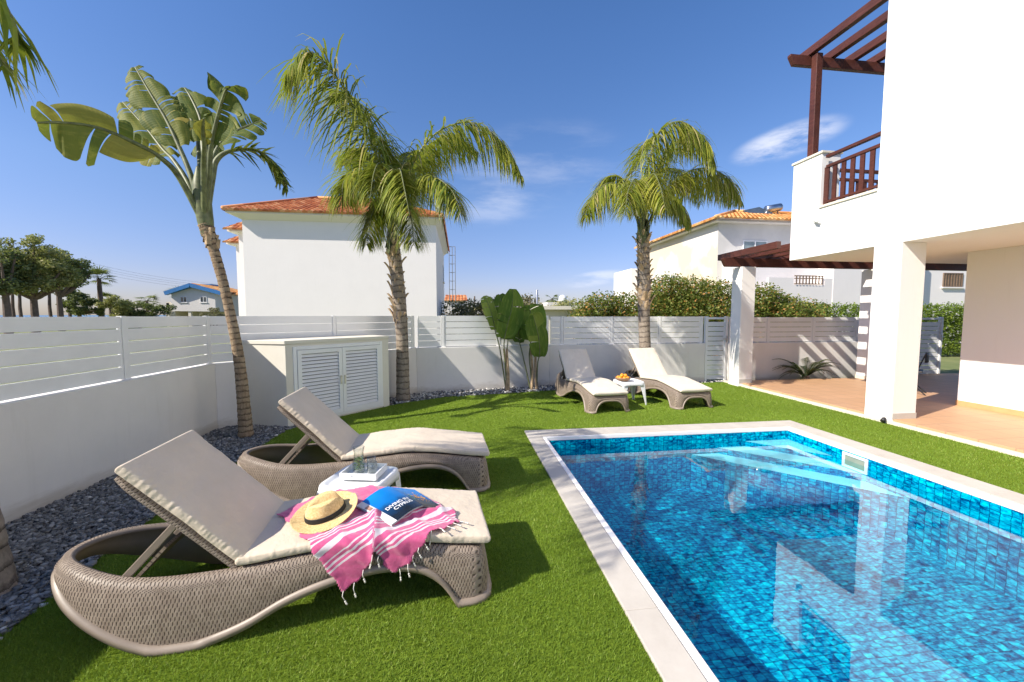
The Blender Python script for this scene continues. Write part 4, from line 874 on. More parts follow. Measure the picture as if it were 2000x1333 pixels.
def text_mesh(txt, size):
    cu = bpy.data.curves.new('t', 'FONT'); cu.body = txt; cu.size = size; cu.align_x = 'CENTER'; cu.offset = size * .018; ob = bpy.data.objects.new('t', cu); COL.objects.link(ob)
    me = bpy.data.meshes.new_from_object(ob.evaluated_get(bpy.context.evaluated_depsgraph_get())); vs = [v.co.copy() for v in me.vertices]; fs = [tuple(p.vertices) for p in me.polygons]; bpy.data.objects.remove(ob); bpy.data.curves.remove(cu); return vs, fs
wl = (Q0 - P0).length; hl = (P1 - P0).length
b = MB()
for txt, cu_, cv_, sz in (('DIVING IN', .60, .34, .037), ('CYPRUS', .66, .225, .039)):
    vs, fs = text_mesh(txt, sz); b.add([pg_pt(P0, P1, Q0, Q1, cu_ + v.x / wl, cv_ + v.y / hl, lf, .0018) for v in vs], fs, [(0, 0)] * len(vs))
b.build('title', M['ink'], mg)

# ------------------------------------------------------------------ palms
def leaflet(b, p, d, ln, wd, droop, tint, seg=4, side=None):
    """a narrow drooping leaflet"""
    d = d.normalized(); side = (side or d.cross(Vector((0, 0, 1)))); side = side.normalized() if side.length > .01 else Vector((1, 0, 0))
    vs = []; q = p.copy(); v = d.copy(); st = ln / seg; prof = [.55, 1., .85, .55, .06]
    for i in range(seg + 1):
        wv = side * (wd / 2 * prof[min(4, round(i * 4 / seg))]); vs += [q - wv, q + wv]; v = (v + Vector((0, 0, -droop / seg))).normalized(); q = q + v * st
    b.add(vs, [(2 * i, 2 * i + 1, 2 * i + 3, 2 * i + 2) for i in range(seg)], tint=tint)
def frond(path, root, n=70, ln=.62, wd=.022, droop=1.6, r0=.022, start=.16, tipf=.5, mat=None, seg=4, tint0=0., asym=0.):
    c = crv(path, 60); tot = sum((c[i + 1] - c[i]).length for i in range(60)); f = MB(); b = MB(); k_n = n
    b.tube(c, [r0 * (1 - .85 * i / 60) for i in range(61)], 6)
    ro = b.build('frond', M['petiole'], root, smooth=True)
    for k in range(k_n):
        t_ = start + (1 - start) * (k + rnd.uniform(-.3, .3)) / k_n; t_ = min(.995, max(.02, t_)); i = min(59, int(t_ * 60)); p = c[i].lerp(c[i + 1], t_ * 60 - i); tg = (c[i + 1] - c[i]).normalized()
        sd = tg.cross(Vector((0, 0, 1))); sd = sd.normalized() if sd.length > .05 else Vector((1, 0, 0)); up_ = sd.cross(tg)
        lk = ln * (.55 + .45 * math.sin(math.pi * min(1, (t_ - start) / (1 - start) * .9 + .12))) * (1 - tipf * max(0, t_ - .75) / .25)
        for s in (-1, 1):
            for rep in range(2 if n > 45 and seg > 3 else 1):
                dv = sd * s * rnd.uniform(.6, 1.05) + tg * rnd.uniform(.35, .8) + up_ * rnd.uniform(-.5, .42)
                leaflet(f, p + tg * rnd.uniform(-.012, .012), dv, lk * rnd.uniform(.8, 1.15), wd * rnd.uniform(.7, 1.2), droop * rnd.uniform(.6, 1.35), min(1, max(0, tint0 + rnd.gauss(.42, .2) + (.4 if rnd.random() < .04 else 0))), seg)
    f.build('leaflets', mat or M['frond'], ro)
    return ro
def trunk(root, path, rads, mat, ring=.0, amp=.0, seg=20, n=90, name='trunk'):
    c = crv(path, n); m = len(rads) - 1; rr = []
    dist = 0
    for i, p in enumerate(c):
        if i: dist += (c[i] - c[i - 1]).length
        u = i / n * m; a = min(int(u), m - 1); r = rads[a] + (rads[a + 1] - rads[a]) * (u - a)
        if ring: ph = (dist / ring + .35 * noise.noise(Vector((dist * 3, 0, 0)))) % 1; r *= 1 + amp * (1 - ph)
        rr.append(r * (1 + .03 * noise.noise(Vector((dist * 6, 3, 0)))))
    b = MB(); b.tube(c, rr, seg); return b.build(name, mat, root, smooth=True)
def boots(root, path, n, r, size, mat=None, name='leaf_base', spread=.3):
    """dry split leaf bases wrapped round the top of a trunk"""
    c = crv(path, 30); b = MB()
    for k in range(n):
        t_ = k / n; p = c[min(29, int(t_ * 30))]; a = k * 2.4 + rnd.uniform(-.3, .3); o = Vector((math.cos(a), math.sin(a), 0)); sd = Vector((-o.y, o.x, 0)); s_ = size * rnd.uniform(.6, 1.2); out = spread * rnd.uniform(.2, 1.3)
        rr_ = r * (1 - .2 * t_)
        v = []
        for i in range(5):
            q = i / 4; w_ = s_ * (.42 - .28 * q) ; base = p + o * (rr_ * (.95 + .12 * q) + s_ * out * q ** 2) + Vector((0, 0, s_ * (q - .3) * 1.2)); v += [base - sd * w_ + o * -.02, base + o * .012, base + sd * w_ + o * -.02]
        b.add(v, [(3 * i + j, 3 * i + j + 1, 3 * i + j + 4, 3 * i + j + 3) for i in range(4) for j in range(2)])
    return b.build(name, mat or M['boot'], root, smooth=False, solid=.004)
def WP(pts, Y, dy=0.):                  # points with a gradual change of depth
    n = len(pts); return [W(x, y, Y + dy * i / (n - 1)) for i, (x, y) in enumerate(pts)]
# queen palm by the cabinet
q1 = empty('queen_palm', (-1.06, 7.5, 0), 0, 'tall feathery palm with a thick ringed trunk beside the cabinet', 'palm tree')
def rel(o, root): o.matrix_parent_inverse = Matrix.Translation(-root.location); return o
tpth = [(-1.06, 7.5, -.02), (-1.06, 7.5, .5), (-1.06, 7.5, 1.2), (-1.10, 7.5, 1.9), (-1.15, 7.5, 2.6), (-1.20, 7.5, 3.1)]
rel(trunk(q1, tpth, [.125, .115, .105, .12, .105, .08], M['trunkqueen'], .11, .06), q1)
rel(boots(q1, [(-1.09, 7.5, 1.45), (-1.14, 7.5, 2.2), (-1.19, 7.5, 2.95)], 60, .10, .19, spread=.45), q1)
rel(boots(q1, [(-1.19, 7.5, 2.75), (-1.21, 7.5, 3.2)], 14, .08, .26, M['petiole'], 'leaf_sheath', .05), q1)
c1 = (766, 452)
F1 = [([c1, (748, 340), (706, 240), (650, 140), (600, 104), (562, 140)], -1.1, 1.0), ([c1, (760, 350), (735, 265), (690, 190), (640, 175)], 1.2, .9), ([c1, (800, 335), (850, 262), (920, 240), (982, 280), (1018, 345)], -.5, .72), ([c1, (795, 350), (830, 290), (885, 265), (935, 300)], 1.4, .72),
      ([c1, (800, 370), (840, 345), (880, 370), (900, 415)], -1.4, .62), ([c1, (735, 365), (700, 335), (672, 355), (668, 400)], -.8, .62), ([c1, (770, 360), (780, 330), (790, 370), (800, 420)], -2.0, .62), ([c1, (755, 360), (742, 320), (730, 340), (722, 395)], -1.6, .6),
      ([c1, (778, 350), (800, 300), (830, 300), (850, 345)], 2.0, .62), ([c1, (745, 355), (715, 300), (690, 295), (670, 320)], 1.8, .62), ([c1, (768, 380), (765, 330), (755, 300), (745, 270)], .2, .5), ([c1, (775, 380), (795, 400), (805, 440), (808, 480)], -1.2, .5), ([c1, (757, 390), (735, 400), (722, 440), (716, 480)], -.9, .5)]
for pts, dy, ln in F1: rel(frond(WP(pts, 7.5, dy), q1, 84, ln * 1.2, .027, 1.75, tint0=.12), q1)
# queen palm by the far loungers
q2 = empty('queen_palm', (3.95, 8.05, 0), 0, 'drooping feathery palm behind the two far loungers', 'palm tree')
tp2 = [(3.99, 8.05, -.02), (3.96, 8.05, .8), (3.92, 8.05, 1.5), (3.90, 8.05, 2.2), (3.87, 8.05, 3.0), (3.85, 8.05, 3.45)]
rel(trunk(q2, tp2, [.125, .12, .115, .135, .12, .085], M['trunkqueen'], .10, .05), q2)
rel(boots(q2, [(3.92, 8.05, 1.75), (3.89, 8.05, 2.5), (3.86, 8.05, 3.3)], 64, .115, .20, spread=.45), q2)
rel(boots(q2, [(3.86, 8.05, 3.1), (3.85, 8.05, 3.5)], 14, .11, .28, M['petiole'], 'leaf_sheath', .05), q2)
c2 = (1254, 465)
F2 = [([c2, (1262, 350), (1285, 262), (1330, 238), (1375, 272), (1395, 330)], -.8, .72), ([c2, (1275, 370), (1310, 290), (1352, 262), (1390, 300)], 1.0, .66), ([c2, (1300, 370), (1362, 330), (1418, 345), (1448, 395)], -.4, .68), ([c2, (1290, 390), (1340, 350), (1395, 355), (1430, 400)], 1.2, .62),
      ([c2, (1228, 385), (1192, 358), (1158, 385), (1142, 425)], -.6, .66), ([c2, (1235, 380), (1210, 345), (1180, 350), (1160, 385)], 1.2, .6), ([c2, (1248, 380), (1242, 350), (1228, 370), (1220, 420)], -1.7, .6), ([c2, (1262, 370), (1275, 340), (1288, 360), (1300, 410)], -1.7, .6),
      ([c2, (1255, 360), (1252, 310), (1262, 280), (1280, 262)], .8, .55), ([c2, (1268, 390), (1300, 380), (1330, 400), (1345, 440)], -.6, .55), ([c2, (1260, 370), (1300, 330), (1345, 345), (1370, 400)], 1.7, .6)]
for pts, dy, ln in F2: rel(frond(WP(pts, 8.05, dy), q2, 76, ln * 1.15, .026, 2.2, tint0=.2), q2)
# queen palm beside the camera, its trunk just out of the picture
q3 = empty('queen_palm', (-2.71, 2.52, 0), 0, 'palm at the near end of the gravel bed, mostly out of view', 'palm tree')
rel(trunk(q3, [(-2.71, 2.52, -.02), (-2.80, 2.49, .8), (-3.1, 2.3, 2.0), (-3.6, 2.05, 4.1)], [.14, .12, .11, .09], M['trunkqueen'], .10, .05), q3)
K = Vector((-3.6, 2.05, 4.1))
for a, el, l_, dr in ((22, 60, 2.0, 1.3), (-15, 50, 2.4, 1.4), (-45, 45, 2.3, 1.5), (78, 55, 1.7, 1.3), (110, 55, 2.0, 1.5), (150, 50, 2.2, 1.5), (200, 50, 2.2, 1.5), (250, 55, 2.2, 1.5), (300, 55, 2.2, 1.5), (335, 60, 2.4, 1.3), (0, 72, 2.5, 1.2)):
    h = Vector((math.cos(R(a)), math.sin(R(a)), 0)); e_ = R(el); P = [K]
    for t_ in (.3, .55, .78, 1.): P.append(K + h * (l_ * (math.cos(e_) * t_ + .28 * t_ * t_)) + Vector((0, 0, l_ * math.sin(e_) * t_ - dr * t_ ** 2.3)))
    rel(frond(P, q3, 44, .6, .024, 1.6, seg=3), q3)

for P in ([K, Vector((-3.2, 2.25, 4.5)), Vector((-2.78, 2.4, 4.35)), W(5, 0, 2.55), W(38, 90, 2.6)], [K, Vector((-3.3, 2.5, 4.2)), Vector((-2.95, 2.7, 4.1)), W(-25, 60, 2.8), W(5, 130, 2.8)]): rel(frond(P, q3, 40, .45, .022, 1.5, seg=3), q3)
# banana-like tree
def paddle(root, path, hw, side, pet=.4, tears=9, r0=.03, tint=.5, mat=None, droop=.25, gap=.12, curl=0., petmat=None):
    """path: leaf stalk and midrib; blade starts at fraction pet"""
    c = crv(path, 60); b = MB(); b.tube(c, [r0 * (1 - .8 * i / 60) for i in range(61)], 8); po = b.build('leaf', petmat or M['petiole'], root, smooth=True)
    f = MB(); side = Vector(side).normalized()
    for s in (-1, 1):
        t_ = pet + rnd.uniform(0, .02); k = 0
        while t_ < .985:
            seg = (1 - pet) / tears * rnd.choice((.35, .6, 1., 1.7, 2.2)); t1 = min(1., t_ + seg); n = max(3, int(seg * 60)); sag = droop * rnd.uniform(.1, 2.3); tn = tint + rnd.uniform(-.25, .25); adv = rnd.uniform(.0, .35)
            nv = 7; vs = []; uv = []
            for i in range(n + 1):
                tt = t_ + (t1 - t_) * i / n; ii = min(59, int(tt * 60)); p = c[ii].lerp(c[ii + 1], tt * 60 - ii); tg = (c[ii + 1] - c[ii]).normalized(); q = (tt - pet) / (1 - pet)
                w_ = hw * max(.05, math.sin(math.pi * min(1, q * .86 + .10)) ** .55) * (1 - .25 * max(0, q - .8) * 5 * .6); w_ *= 1 - .05 * math.sin(i / n * math.pi * 1)
                sd = (side - tg * side.dot(tg)).normalized() * s; nm = tg.cross(sd).normalized()
                if nm.z < 0: nm = -nm
                for j in range(nv + 1):
                    r = j / nv; cc = i / n - .5
                    shr = 1 - gap * (abs(cc) * 2) ** 2 * r * .5
                    x = p + sd * (w_ * r * shr) + tg * (w_ * r * .28 + cc * -(t1 - t_) * gap * r * .6) + nm * (w_ * (.12 * math.sin(r * 3.1))) + Vector((0, 0, -sag * w_ * r * r)) - nm * (curl * w_ * r * r)
                    x += nm * .012 * noise.noise(Vector((tt * 14, r * 3, s * 5 + tint * 10)))
                    vs.append(x); uv.append((tt * 1.2, r))
            f.add(vs, [(i * (nv + 1) + j, (i + 1) * (nv + 1) + j, (i + 1) * (nv + 1) + j + 1, i * (nv + 1) + j + 1) for i in range(n) for j in range(nv)], uv, tint=min(1, max(0, tn)))
            t_ = t1 + rnd.uniform(.0, .006); k += 1
    f.build('blade', mat or M['banana'], po, smooth=True); return po
bt = empty('banana_palm', (-2.79, 5.5, 0), 0, 'leaning ringed trunk with torn paddle leaves in the dark gravel', 'banana palm')
tb_ = [W(481, 858, 5.5), W(476, 790, 5.5), W(465, 690, 5.5), W(440, 570, 5.5), W(418, 490, 5.5), W(402, 440, 5.5)]
rel(trunk(bt, tb_, [.085, .070, .058, .052, .055, .080], M['trunkbanana'], .075, .10, 18, 130), bt)
rel(boots(bt, [W(414, 480, 5.5), W(400, 440, 5.5)], 12, .075, .12, M['boot'], 'leaf_base', .1), bt)
rel(trunk(bt, [W(406, 462, 5.5), W(401, 430, 5.5), W(395, 395, 5.5), W(389, 360, 5.5), W(386, 325, 5.5)], [.068, .088, .098, .07, .015], M['petiole'], name='leaf_sheath', seg=14, n=30), bt)
s0 = (400, 440)
BL_ = [([s0, (352, 350), (318, 312), (268, 282), (190, 250), (120, 240), (72, 240)], -.9, .33, (.2, .25, 1), .36, 6, .75, .30), ([s0, (368, 360), (340, 315), (318, 292), (285, 250), (240, 200)], .7, .30, (.6, .5, .8), .46, 8, .7, .3),
       ([s0, (375, 350), (352, 292), (325, 235), (292, 180), (264, 132)], .3, .31, (1, .2, .3), .40, 8, .6, .2), ([s0, (392, 340), (388, 290), (383, 255), (365, 222), (352, 215)], 1.0, .24, (.7, .6, .2), .5, 5, .9, .3),
       ([s0, (402, 340), (396, 285), (392, 235), (372, 190), (360, 172)], .5, .25, (1, .3, .0), .42, 6, .4, .3), ([s0, (408, 350), (412, 290), (425, 230), (440, 180), (450, 170)], -.5, .30, (1, -.3, .1), .42, 8, .45, .3),
       ([s0, (412, 350), (420, 300), (445, 266), (480, 248), (512, 236)], .6, .30, (0, .5, 1), .42, 9, .35, .0), ([s0, (398, 330), (399, 285), (396, 255), (398, 232)], -.9, .10, (1, 0, 0), .5, 2, 1., .0),
       ([s0, (406, 340), (405, 295), (398, 250), (385, 215)], 1.3, .28, (1, .1, .0), .45, 7, .3, .4)]
for pts, dy, hw, sd, pet, tr__, tn, dp in BL_: rel(paddle(bt, WP(pts, 5.5, dy), hw * .87, sd, pet, tr__, .038, tn, None, dp, gap=.36), bt)
# finely torn leaf at the right of the crown
fr2 = frond(WP([s0, (414, 350), (424, 312), (455, 294), (505, 296), (542, 328), (562, 372)], 5.5, .4), bt, 40, .36, .045, .35, .045, .45, .2, M['banana'], 3, .0); rel(fr2, bt)

# young paddle plants by the back wall
def young(label, base, leaves, stems):
    g = empty('young_banana_plant', (base.x, base.y, 0), 0, label, 'plant')
    for a in stems: b = MB(); b.tube(crv([Vector((base.x + a[0], base.y, -.01)), Vector((base.x + a[0] * .6, base.y, .4)), Vector((base.x + a[1], base.y, .9))], 12), [.035 - .012 * i / 12 for i in range(13)], 10); rel(b.build('stem', M['boot'], g, smooth=True), g)
    for pts, dy, hw, sd, pet, trs, tn in leaves: rel(paddle(g, WP(pts, base.y, dy), hw, sd, pet, trs, .016, tn, M['bananadark'], .12), g)
    return g
b0 = Vector((1.0, 8.2, 0)); b1 = Vector((1.55, 8.27, 0))
young('young banana plant with a curled torn leaf, nearer the cabinet', b0, [([(990, 760), (985, 690), (985, 665), (990, 640), (1000, 600), (1002, 565)], -.2, .30, (1, .3, 0), .42, 4, .45), ([(988, 760), (976, 680), (968, 650), (962, 620), (952, 590), (948, 578)], .1, .20, (1, .8, 0), .42, 9, .9), ([(992, 760), (990, 690), (992, 660), (985, 610), (975, 575)], .35, .26, (1, -.4, 0), .45, 6, .2)], [(.0, -.03), (-.04, -.09)])
young('young banana plant with two broad whole leaves, nearer the loungers', b1, [([(1040, 760), (1034, 700), (1036, 672), (1040, 640), (1036, 610), (1034, 596)], -.1, .36, (1, .2, 0), .42, 3, .5), ([(1048, 760), (1050, 712), (1054, 690), (1052, 660), (1045, 630), (1040, 612)], -.35, .28, (1, .5, 0), .30, 3, .6), ([(1036, 760), (1020, 690), (1014, 665), (1012, 640), (1010, 615)], .3, .22, (1, .6, 0), .42, 4, .1)], [(-.03, -.06), (.08, .05)])
# cycads behind the terrace
def cycad(label, x, y, n, r, zb=.0):
    g = empty('cycad', (x, y, zb), 0, label, 'plant')
    b = MB(); b.lathe([(.0, 0), (.09, 0), (.10, .06), (.07, .13), (0, .14)], seg=12); b.build('trunk', M['bark'], g, smooth=True)
    for k in range(n):
        a = 2 * math.pi * k / n + rnd.uniform(-.15, .15); up_ = rnd.uniform(.45, 1.0); h = Vector((math.cos(a), math.sin(a) * .45, 0)); P = [Vector((0, 0, .1))] + [h * (r * t_) + Vector((0, 0, .1 + up_ * r * 1.3 * t_ - .62 * r * t_ * t_ * 1.2)) for t_ in (.35, .7, 1.)]
        c = crv(P, 30); f = MB(); f.tube(c, [.008 - .005 * i / 30 for i in range(31)], 5)
        for i in range(4, 30):
            tg = (c[i] - c[i - 1]).normalized(); sd = tg.cross(Vector((0, 0, 1))).normalized()
            for s in (-1, 1):
                for e in (0, .5): leaflet(f, c[i].lerp(c[i - 1], e), sd * s + tg * .5 + Vector((0, 0, .45)), .12 * math.sin(math.pi * min(1, i / 30 * .85 + .1)), .010, .3, rnd.random(), 2)
        f.build('frond', M['cycad'], g)
cycad('low cycad spreading in front of the striped wall between the pillars', 8.30, 8.50, 26, .86)
cycad('low cycad beside the wide gate, half behind the near pillar', 10.6, 8.48, 15, .7)

# ------------------------------------------------------------------ foliage masses
def leafcloud(name, blobs, n, size, mat, parent=None, flat=.35, seed=1, shell=.55):
    """leaf-sized faces through ellipsoid volumes, with an uneven outline"""
    g = np.random.default_rng(seed); Cs = []; vol = np.array([b[3] * b[4] * b[5] for b in blobs]) ** .8; cnt = (n * vol / vol.sum()).astype(int)
    for (x, y, z, rx, ry, rz), k in zip(blobs, cnt):
        d = g.normal(size=(k, 3)); d /= np.linalg.norm(d, axis=1)[:, None]; r = g.uniform(shell ** 2, 1, k) ** .5
        lump = 1 + .22 * np.sin(d[:, 0] * 5 + x * 3 + y) * np.cos(d[:, 2] * 6 + z) + .14 * np.sin(d[:, 1] * 11 + x) * np.sin(d[:, 0] * 9 + z * 2) + .10 * np.sin(d[:, 2] * 17 + d[:, 0] * 13)
        Cs.append(np.array([x, y, z]) + d * (r * lump)[:, None] * np.array([rx, ry, rz]))
    C_ = np.concatenate(Cs); k = len(C_); a = g.normal(size=(k, 3)); a[:, 2] *= .6; a /= np.linalg.norm(a, axis=1)[:, None]; u = g.normal(size=(k, 3)); bb = np.cross(a, u); bb /= np.linalg.norm(bb, axis=1)[:, None]
    s = size * g.uniform(.6, 1.35, (k, 1)); V = np.stack([C_ - a * s * .5, C_ + bb * s * .28 + a * s * .05, C_ + a * s * .5, C_ - bb * s * .28 + a * s * .05], 1).reshape(-1, 3)
    V = V[V[:, 2].repeat(1) > -1000]; F = np.arange(len(V)).reshape(-1, 4); T = np.repeat(np.clip(g.normal(.45, .26, k), 0, 1), 4)
    return np_mesh(name, V, F, T, mat, parent)
def blobs_along(px0, px1, Y, ztop_f, n, r, seed=3, z0=.3, dy=.5):
    g = random.Random(seed); out = []
    for k in range(n):
        px = px0 + (px1 - px0) * (k + g.uniform(.2, .8)) / n; top = ztop_f(px); rr = r * g.uniform(.75, 1.2); y = Y + g.uniform(-dy, dy)
        P = W(px, 616, y); z = top - rr * g.uniform(.85, 1.1); out.append((P.x, y, z, rr * 1.15, rr * 1.0, rr))
        z -= rr * .9
        while z > z0: out.append((P.x + g.uniform(-.2, .2), y + g.uniform(-.2, .2), z, rr * 1.3, rr * 1.1, rr)); z -= rr * .9
    return out
def zt_of(py, Y): return W(1000, py, Y).z
def bushobj(nm, label, cat, blobs, n, size, mat, seed, stems=3, **k):
    xs = [b[0] for b in blobs]; ys = [b[1] for b in blobs]; root = empty(nm, (sum(xs) / len(xs), sum(ys) / len(ys), 0), 0, label, cat)
    rel(leafcloud('foliage', blobs, n, size, mat, root, seed=seed, **k), root)
    b = MB(); g = random.Random(seed)
    for q in range(stems):
        bl = g.choice(blobs); b = MB(); b.tube([(bl[0] * .6 + root.location.x * .4, bl[1], -.02), (bl[0] * .85 + root.location.x * .15, bl[1], bl[2] * .5), (bl[0], bl[1], bl[2])], [.06, .045, .02], 7); rel(b.build('stem', M['bark'], root), root)
    return root
Yb = 12.5
bushobj('flowering_shrub', 'low rusty flowering shrub beyond the fence, beside the small flat-roofed hut', 'shrub', blobs_along(1140, 1232, 13.5, lambda p: lerp(p, [1130, 1160, 1200, 1240], [zt_of(588, 13.5), zt_of(574, 13.5), zt_of(572, 13.5), zt_of(570, 13.5)]), 6, .55, 4), 22000, .085, M['bush'], 4)
bushobj('flowering_shrub', 'tall rusty flowering shrub between the drooping palm and the pergola pillar', 'shrub', blobs_along(1262, 1425, Yb, lambda p: lerp(p, [1250, 1290, 1330, 1380, 1430], [zt_of(572, Yb), zt_of(536, Yb), zt_of(530, Yb), zt_of(545, Yb), zt_of(535, Yb)]), 8, .62, 5), 60000, .08, M['bush'], 5)
bushobj('flowering_shrub', 'rusty flowering shrub sloping down behind the pergola towards the clipped hedge', 'shrub', blobs_along(1470, 1590, Yb, lambda p: lerp(p, [1470, 1510, 1550, 1600], [zt_of(545, Yb), zt_of(560, Yb), zt_of(580, Yb), zt_of(598, Yb)]), 7, .5, 6), 42000, .08, M['bush'], 6)
Yh = 13.2
P0_, P1_ = W(1590, 616, Yh), W(1990, 616, Yh)
hb_ = [(P0_.x + (P1_.x - P0_.x) * (k + .5) / 16, Yh, z, .42, .4, .42) for k in range(16) for z in (.4, 1.05, 1.62)]
bushobj('clipped_hedge', 'clipped bright green hedge behind the fence at the end of the terrace', 'hedge', hb_, 50000, .075, M['bushgreen'], 7, shell=.7)
# bushes beyond the centre of the fence
bushobj('olive_shrub', 'grey-brown shrub in front of the small red-roofed house', 'shrub', blobs_along(885, 925, 24, lambda p: zt_of(588, 24), 4, .8, 8), 5000, .16, M['olive'], 8)
bushobj('olive_shrub', 'grey-brown shrub behind the broad paddle leaves', 'shrub', blobs_along(930, 975, 22, lambda p: zt_of(586, 22), 4, .8, 9), 5000, .16, M['olive'], 9)
bushobj('olive_shrub', 'taller brown shrub just right of the broad paddle leaves', 'shrub', blobs_along(1000, 1040, 19, lambda p: zt_of(576, 19), 4, .7, 10), 5000, .14, M['olive'], 10)
bushobj('green_shrub', 'green shrub behind the flat-roofed hut', 'shrub', blobs_along(1085, 1132, 18, lambda p: lerp(p, [1085, 1110, 1132], [zt_of(590, 18), zt_of(582, 18), zt_of(586, 18)]), 4, .55, 11), 5000, .12, M['tree'], 11)
# trees on the left
def tree(label, cx, Y, base_h, blobs, n, size, mat, seed, tr=.3, limbs=6, nm='broadleaf_tree', forks=True):
    base = W(cx, 616, Y); root = empty(nm, (base.x, Y, 0), 0, label, 'tree'); g = random.Random(seed); bb = []
    for px, py, r in blobs:
        P = W(px, py, Y)
        for q in range(4): rr = r * g.uniform(.38, .6); bb.append((P.x + g.uniform(-.6, .6) * r, Y + g.uniform(-1.2, 1.2), P.z + g.uniform(-.55, .55) * r, rr, rr * .9, rr * .7))
    rel(leafcloud('crown', bb, n, size, mat, root, seed=seed, shell=.35), root)
    b = MB(); fork = Vector((base.x, Y, base_h)); b.tube([(base.x, Y, -.05), (base.x, Y, base_h * .5), fork], [tr, tr * .85, tr * .75], 9)
    for q in g.sample(bb, min(limbs * 2, len(bb))): m_ = fork.lerp(Vector(q[:3]), .5) + Vector((0, 0, -.2)); b.tube(crv([fork, m_, q[:3]], 8), [tr * .6 * (1 - .09 * i) for i in range(9)], 6)
    rel(b.build('trunk', M['bark'], root), root)
tree('big pale-leaved tree with a forked trunk above the fence', 68, 40, 3.0, [(60, 500, 1.9), (40, 520, 1.8), (85, 510, 1.9), (25, 545, 1.6), (60, 545, 1.9), (95, 545, 1.7), (45, 560, 1.2), (75, 560, 1.1), (105, 520, 1.1), (35, 480, 1.2), (75, 478, 1.3)], 13000, .22, M['tree'], 21, .30, 9)
tree('dark spreading tree to the right of the big pale one', 118, 46, 3.4, [(112, 530, 1.7), (128, 515, 1.5), (136, 535, 1.3), (116, 552, 1.4), (104, 510, 1.2), (134, 552, 1.0), (150, 524, .7), (158, 535, .6)], 6500, .22, M['pine'], 22, .28, 6)
tree('dark pine at the very edge of the view', 14, 38, 3.2, [(-10, 500, 2.0), (0, 535, 2.0), (12, 555, 1.5), (-20, 520, 2.), (15, 510, 1.0)], 7000, .22, M['pine'], 23, .28, 6)
tree('small pine leaning out beside the tall fan palm', 155, 50, 2.2, [(135, 582, 1.3), (148, 590, 1.3), (162, 597, 1.0), (174, 605, .9), (154, 604, 1.1)], 8000, .2, M['pine'], 24, .22, 5)
for k, px in enumerate((28, 42, 100, 118, 138)):
    base = W(px, 616, 52); r_ = empty('pine_tree', (base.x, 52, 0), 0, ['slim pine trunk left of the forked tree', 'slim pine trunk close beside the forked tree', 'slim pine trunk just right of the forked tree', 'straight slim pine trunk under the dark spreading tree', 'slim pine trunk beside the small leaning pine'][k], 'tree')
    top = W(px - 4, 555, 52); b = MB(); b.tube([(base.x, 52, -.05), (base.x - .1, 52, 2.5), top], [.17, .15, .11], 8); rel(b.build('trunk', M['bark'], r_), r_)
    rel(leafcloud('crown', [(top.x, 52, top.z + .6, 1.5, 1.3, 1.1), (top.x + .6, 52, top.z + 1.6, 1.2, 1.2, 1.)], 2500, .26, M['pine'], r_, seed=40 + k), r_)
def fan_palm(label, px, py, Y, n=16, fr=1.1, tr=.18):
    top = W(px, py, Y); root = empty('fan_palm', (top.x, Y, 0), 0, label, 'palm tree')
    b = MB(); b.tube([(top.x, Y, -.05), (top.x + .03, Y, top.z * .5), (top.x, Y, top.z)], [tr * 1.2, tr, tr * .8], 9); rel(b.build('trunk', M['bark'], root), root)
    f = MB(); g = random.Random(int(px))
    for k in range(n):
        a = g.uniform(0, 6.28); e_ = g.uniform(-.5, 1.2); d = Vector((math.cos(a) * math.cos(e_), math.sin(a) * math.cos(e_), math.sin(e_))); hub = top + d * fr * .5; sd = d.cross(Vector((0, 0, 1))).normalized(); u2 = sd.cross(d)
        f.tube([top, hub], .02, 4)
        for j in range(11): an = (j - 5) * .26; leaflet(f, hub, d * math.cos(an) + sd * math.sin(an) + u2 * .1, fr * .62, .11, .7, g.random(), 3, side=sd * math.cos(an) - d * math.sin(an))
    rel(f.build('crown', M['pine'], root), root)
fan_palm('tall slim fan palm standing alone against the sky', 193, 545, 55, 20, 1.7, .26)
fan_palm('low fan palm behind the green bushes, near the tall one', 214, 586, 60, 16, 1.5)
fan_palm('low fan palm rising behind the green bushes, nearer the blue-roofed house', 287, 588, 66, 16, 1.6)
fan_palm('fan palm behind the gable of the blue-roofed house', 347, 578, 72, 18, 2.0)
fan_palm('small far palm beside the round water tank', 1078, 584, 60, 14, 1.3)
tree('round dark green bush left of the blue-roofed house', 232, 50, .6, [(218, 602, 1.2), (232, 597, 1.4), (246, 601, 1.3), (228, 612, 1.5)], 6000, .2, M['tree'], 31, .15, 3, 'round_bush')
tree('long low green bush between the fan palms', 272, 52, .6, [(262, 604, 1.1), (275, 606, 1.0), (288, 605, 1.1), (300, 607, 1.), (312, 603, 1.1), (256, 612, 1.2)], 6000, .2, M['pine'], 32, .15, 3, 'round_bush')
tree('grey-green bush in front of the blue-roofed house', 417, 40, .3, [(412, 612, .6), (421, 611, .6), (416, 616, .7)], 1500, .14, M['olive'], 33, .1, 2, 'round_bush')

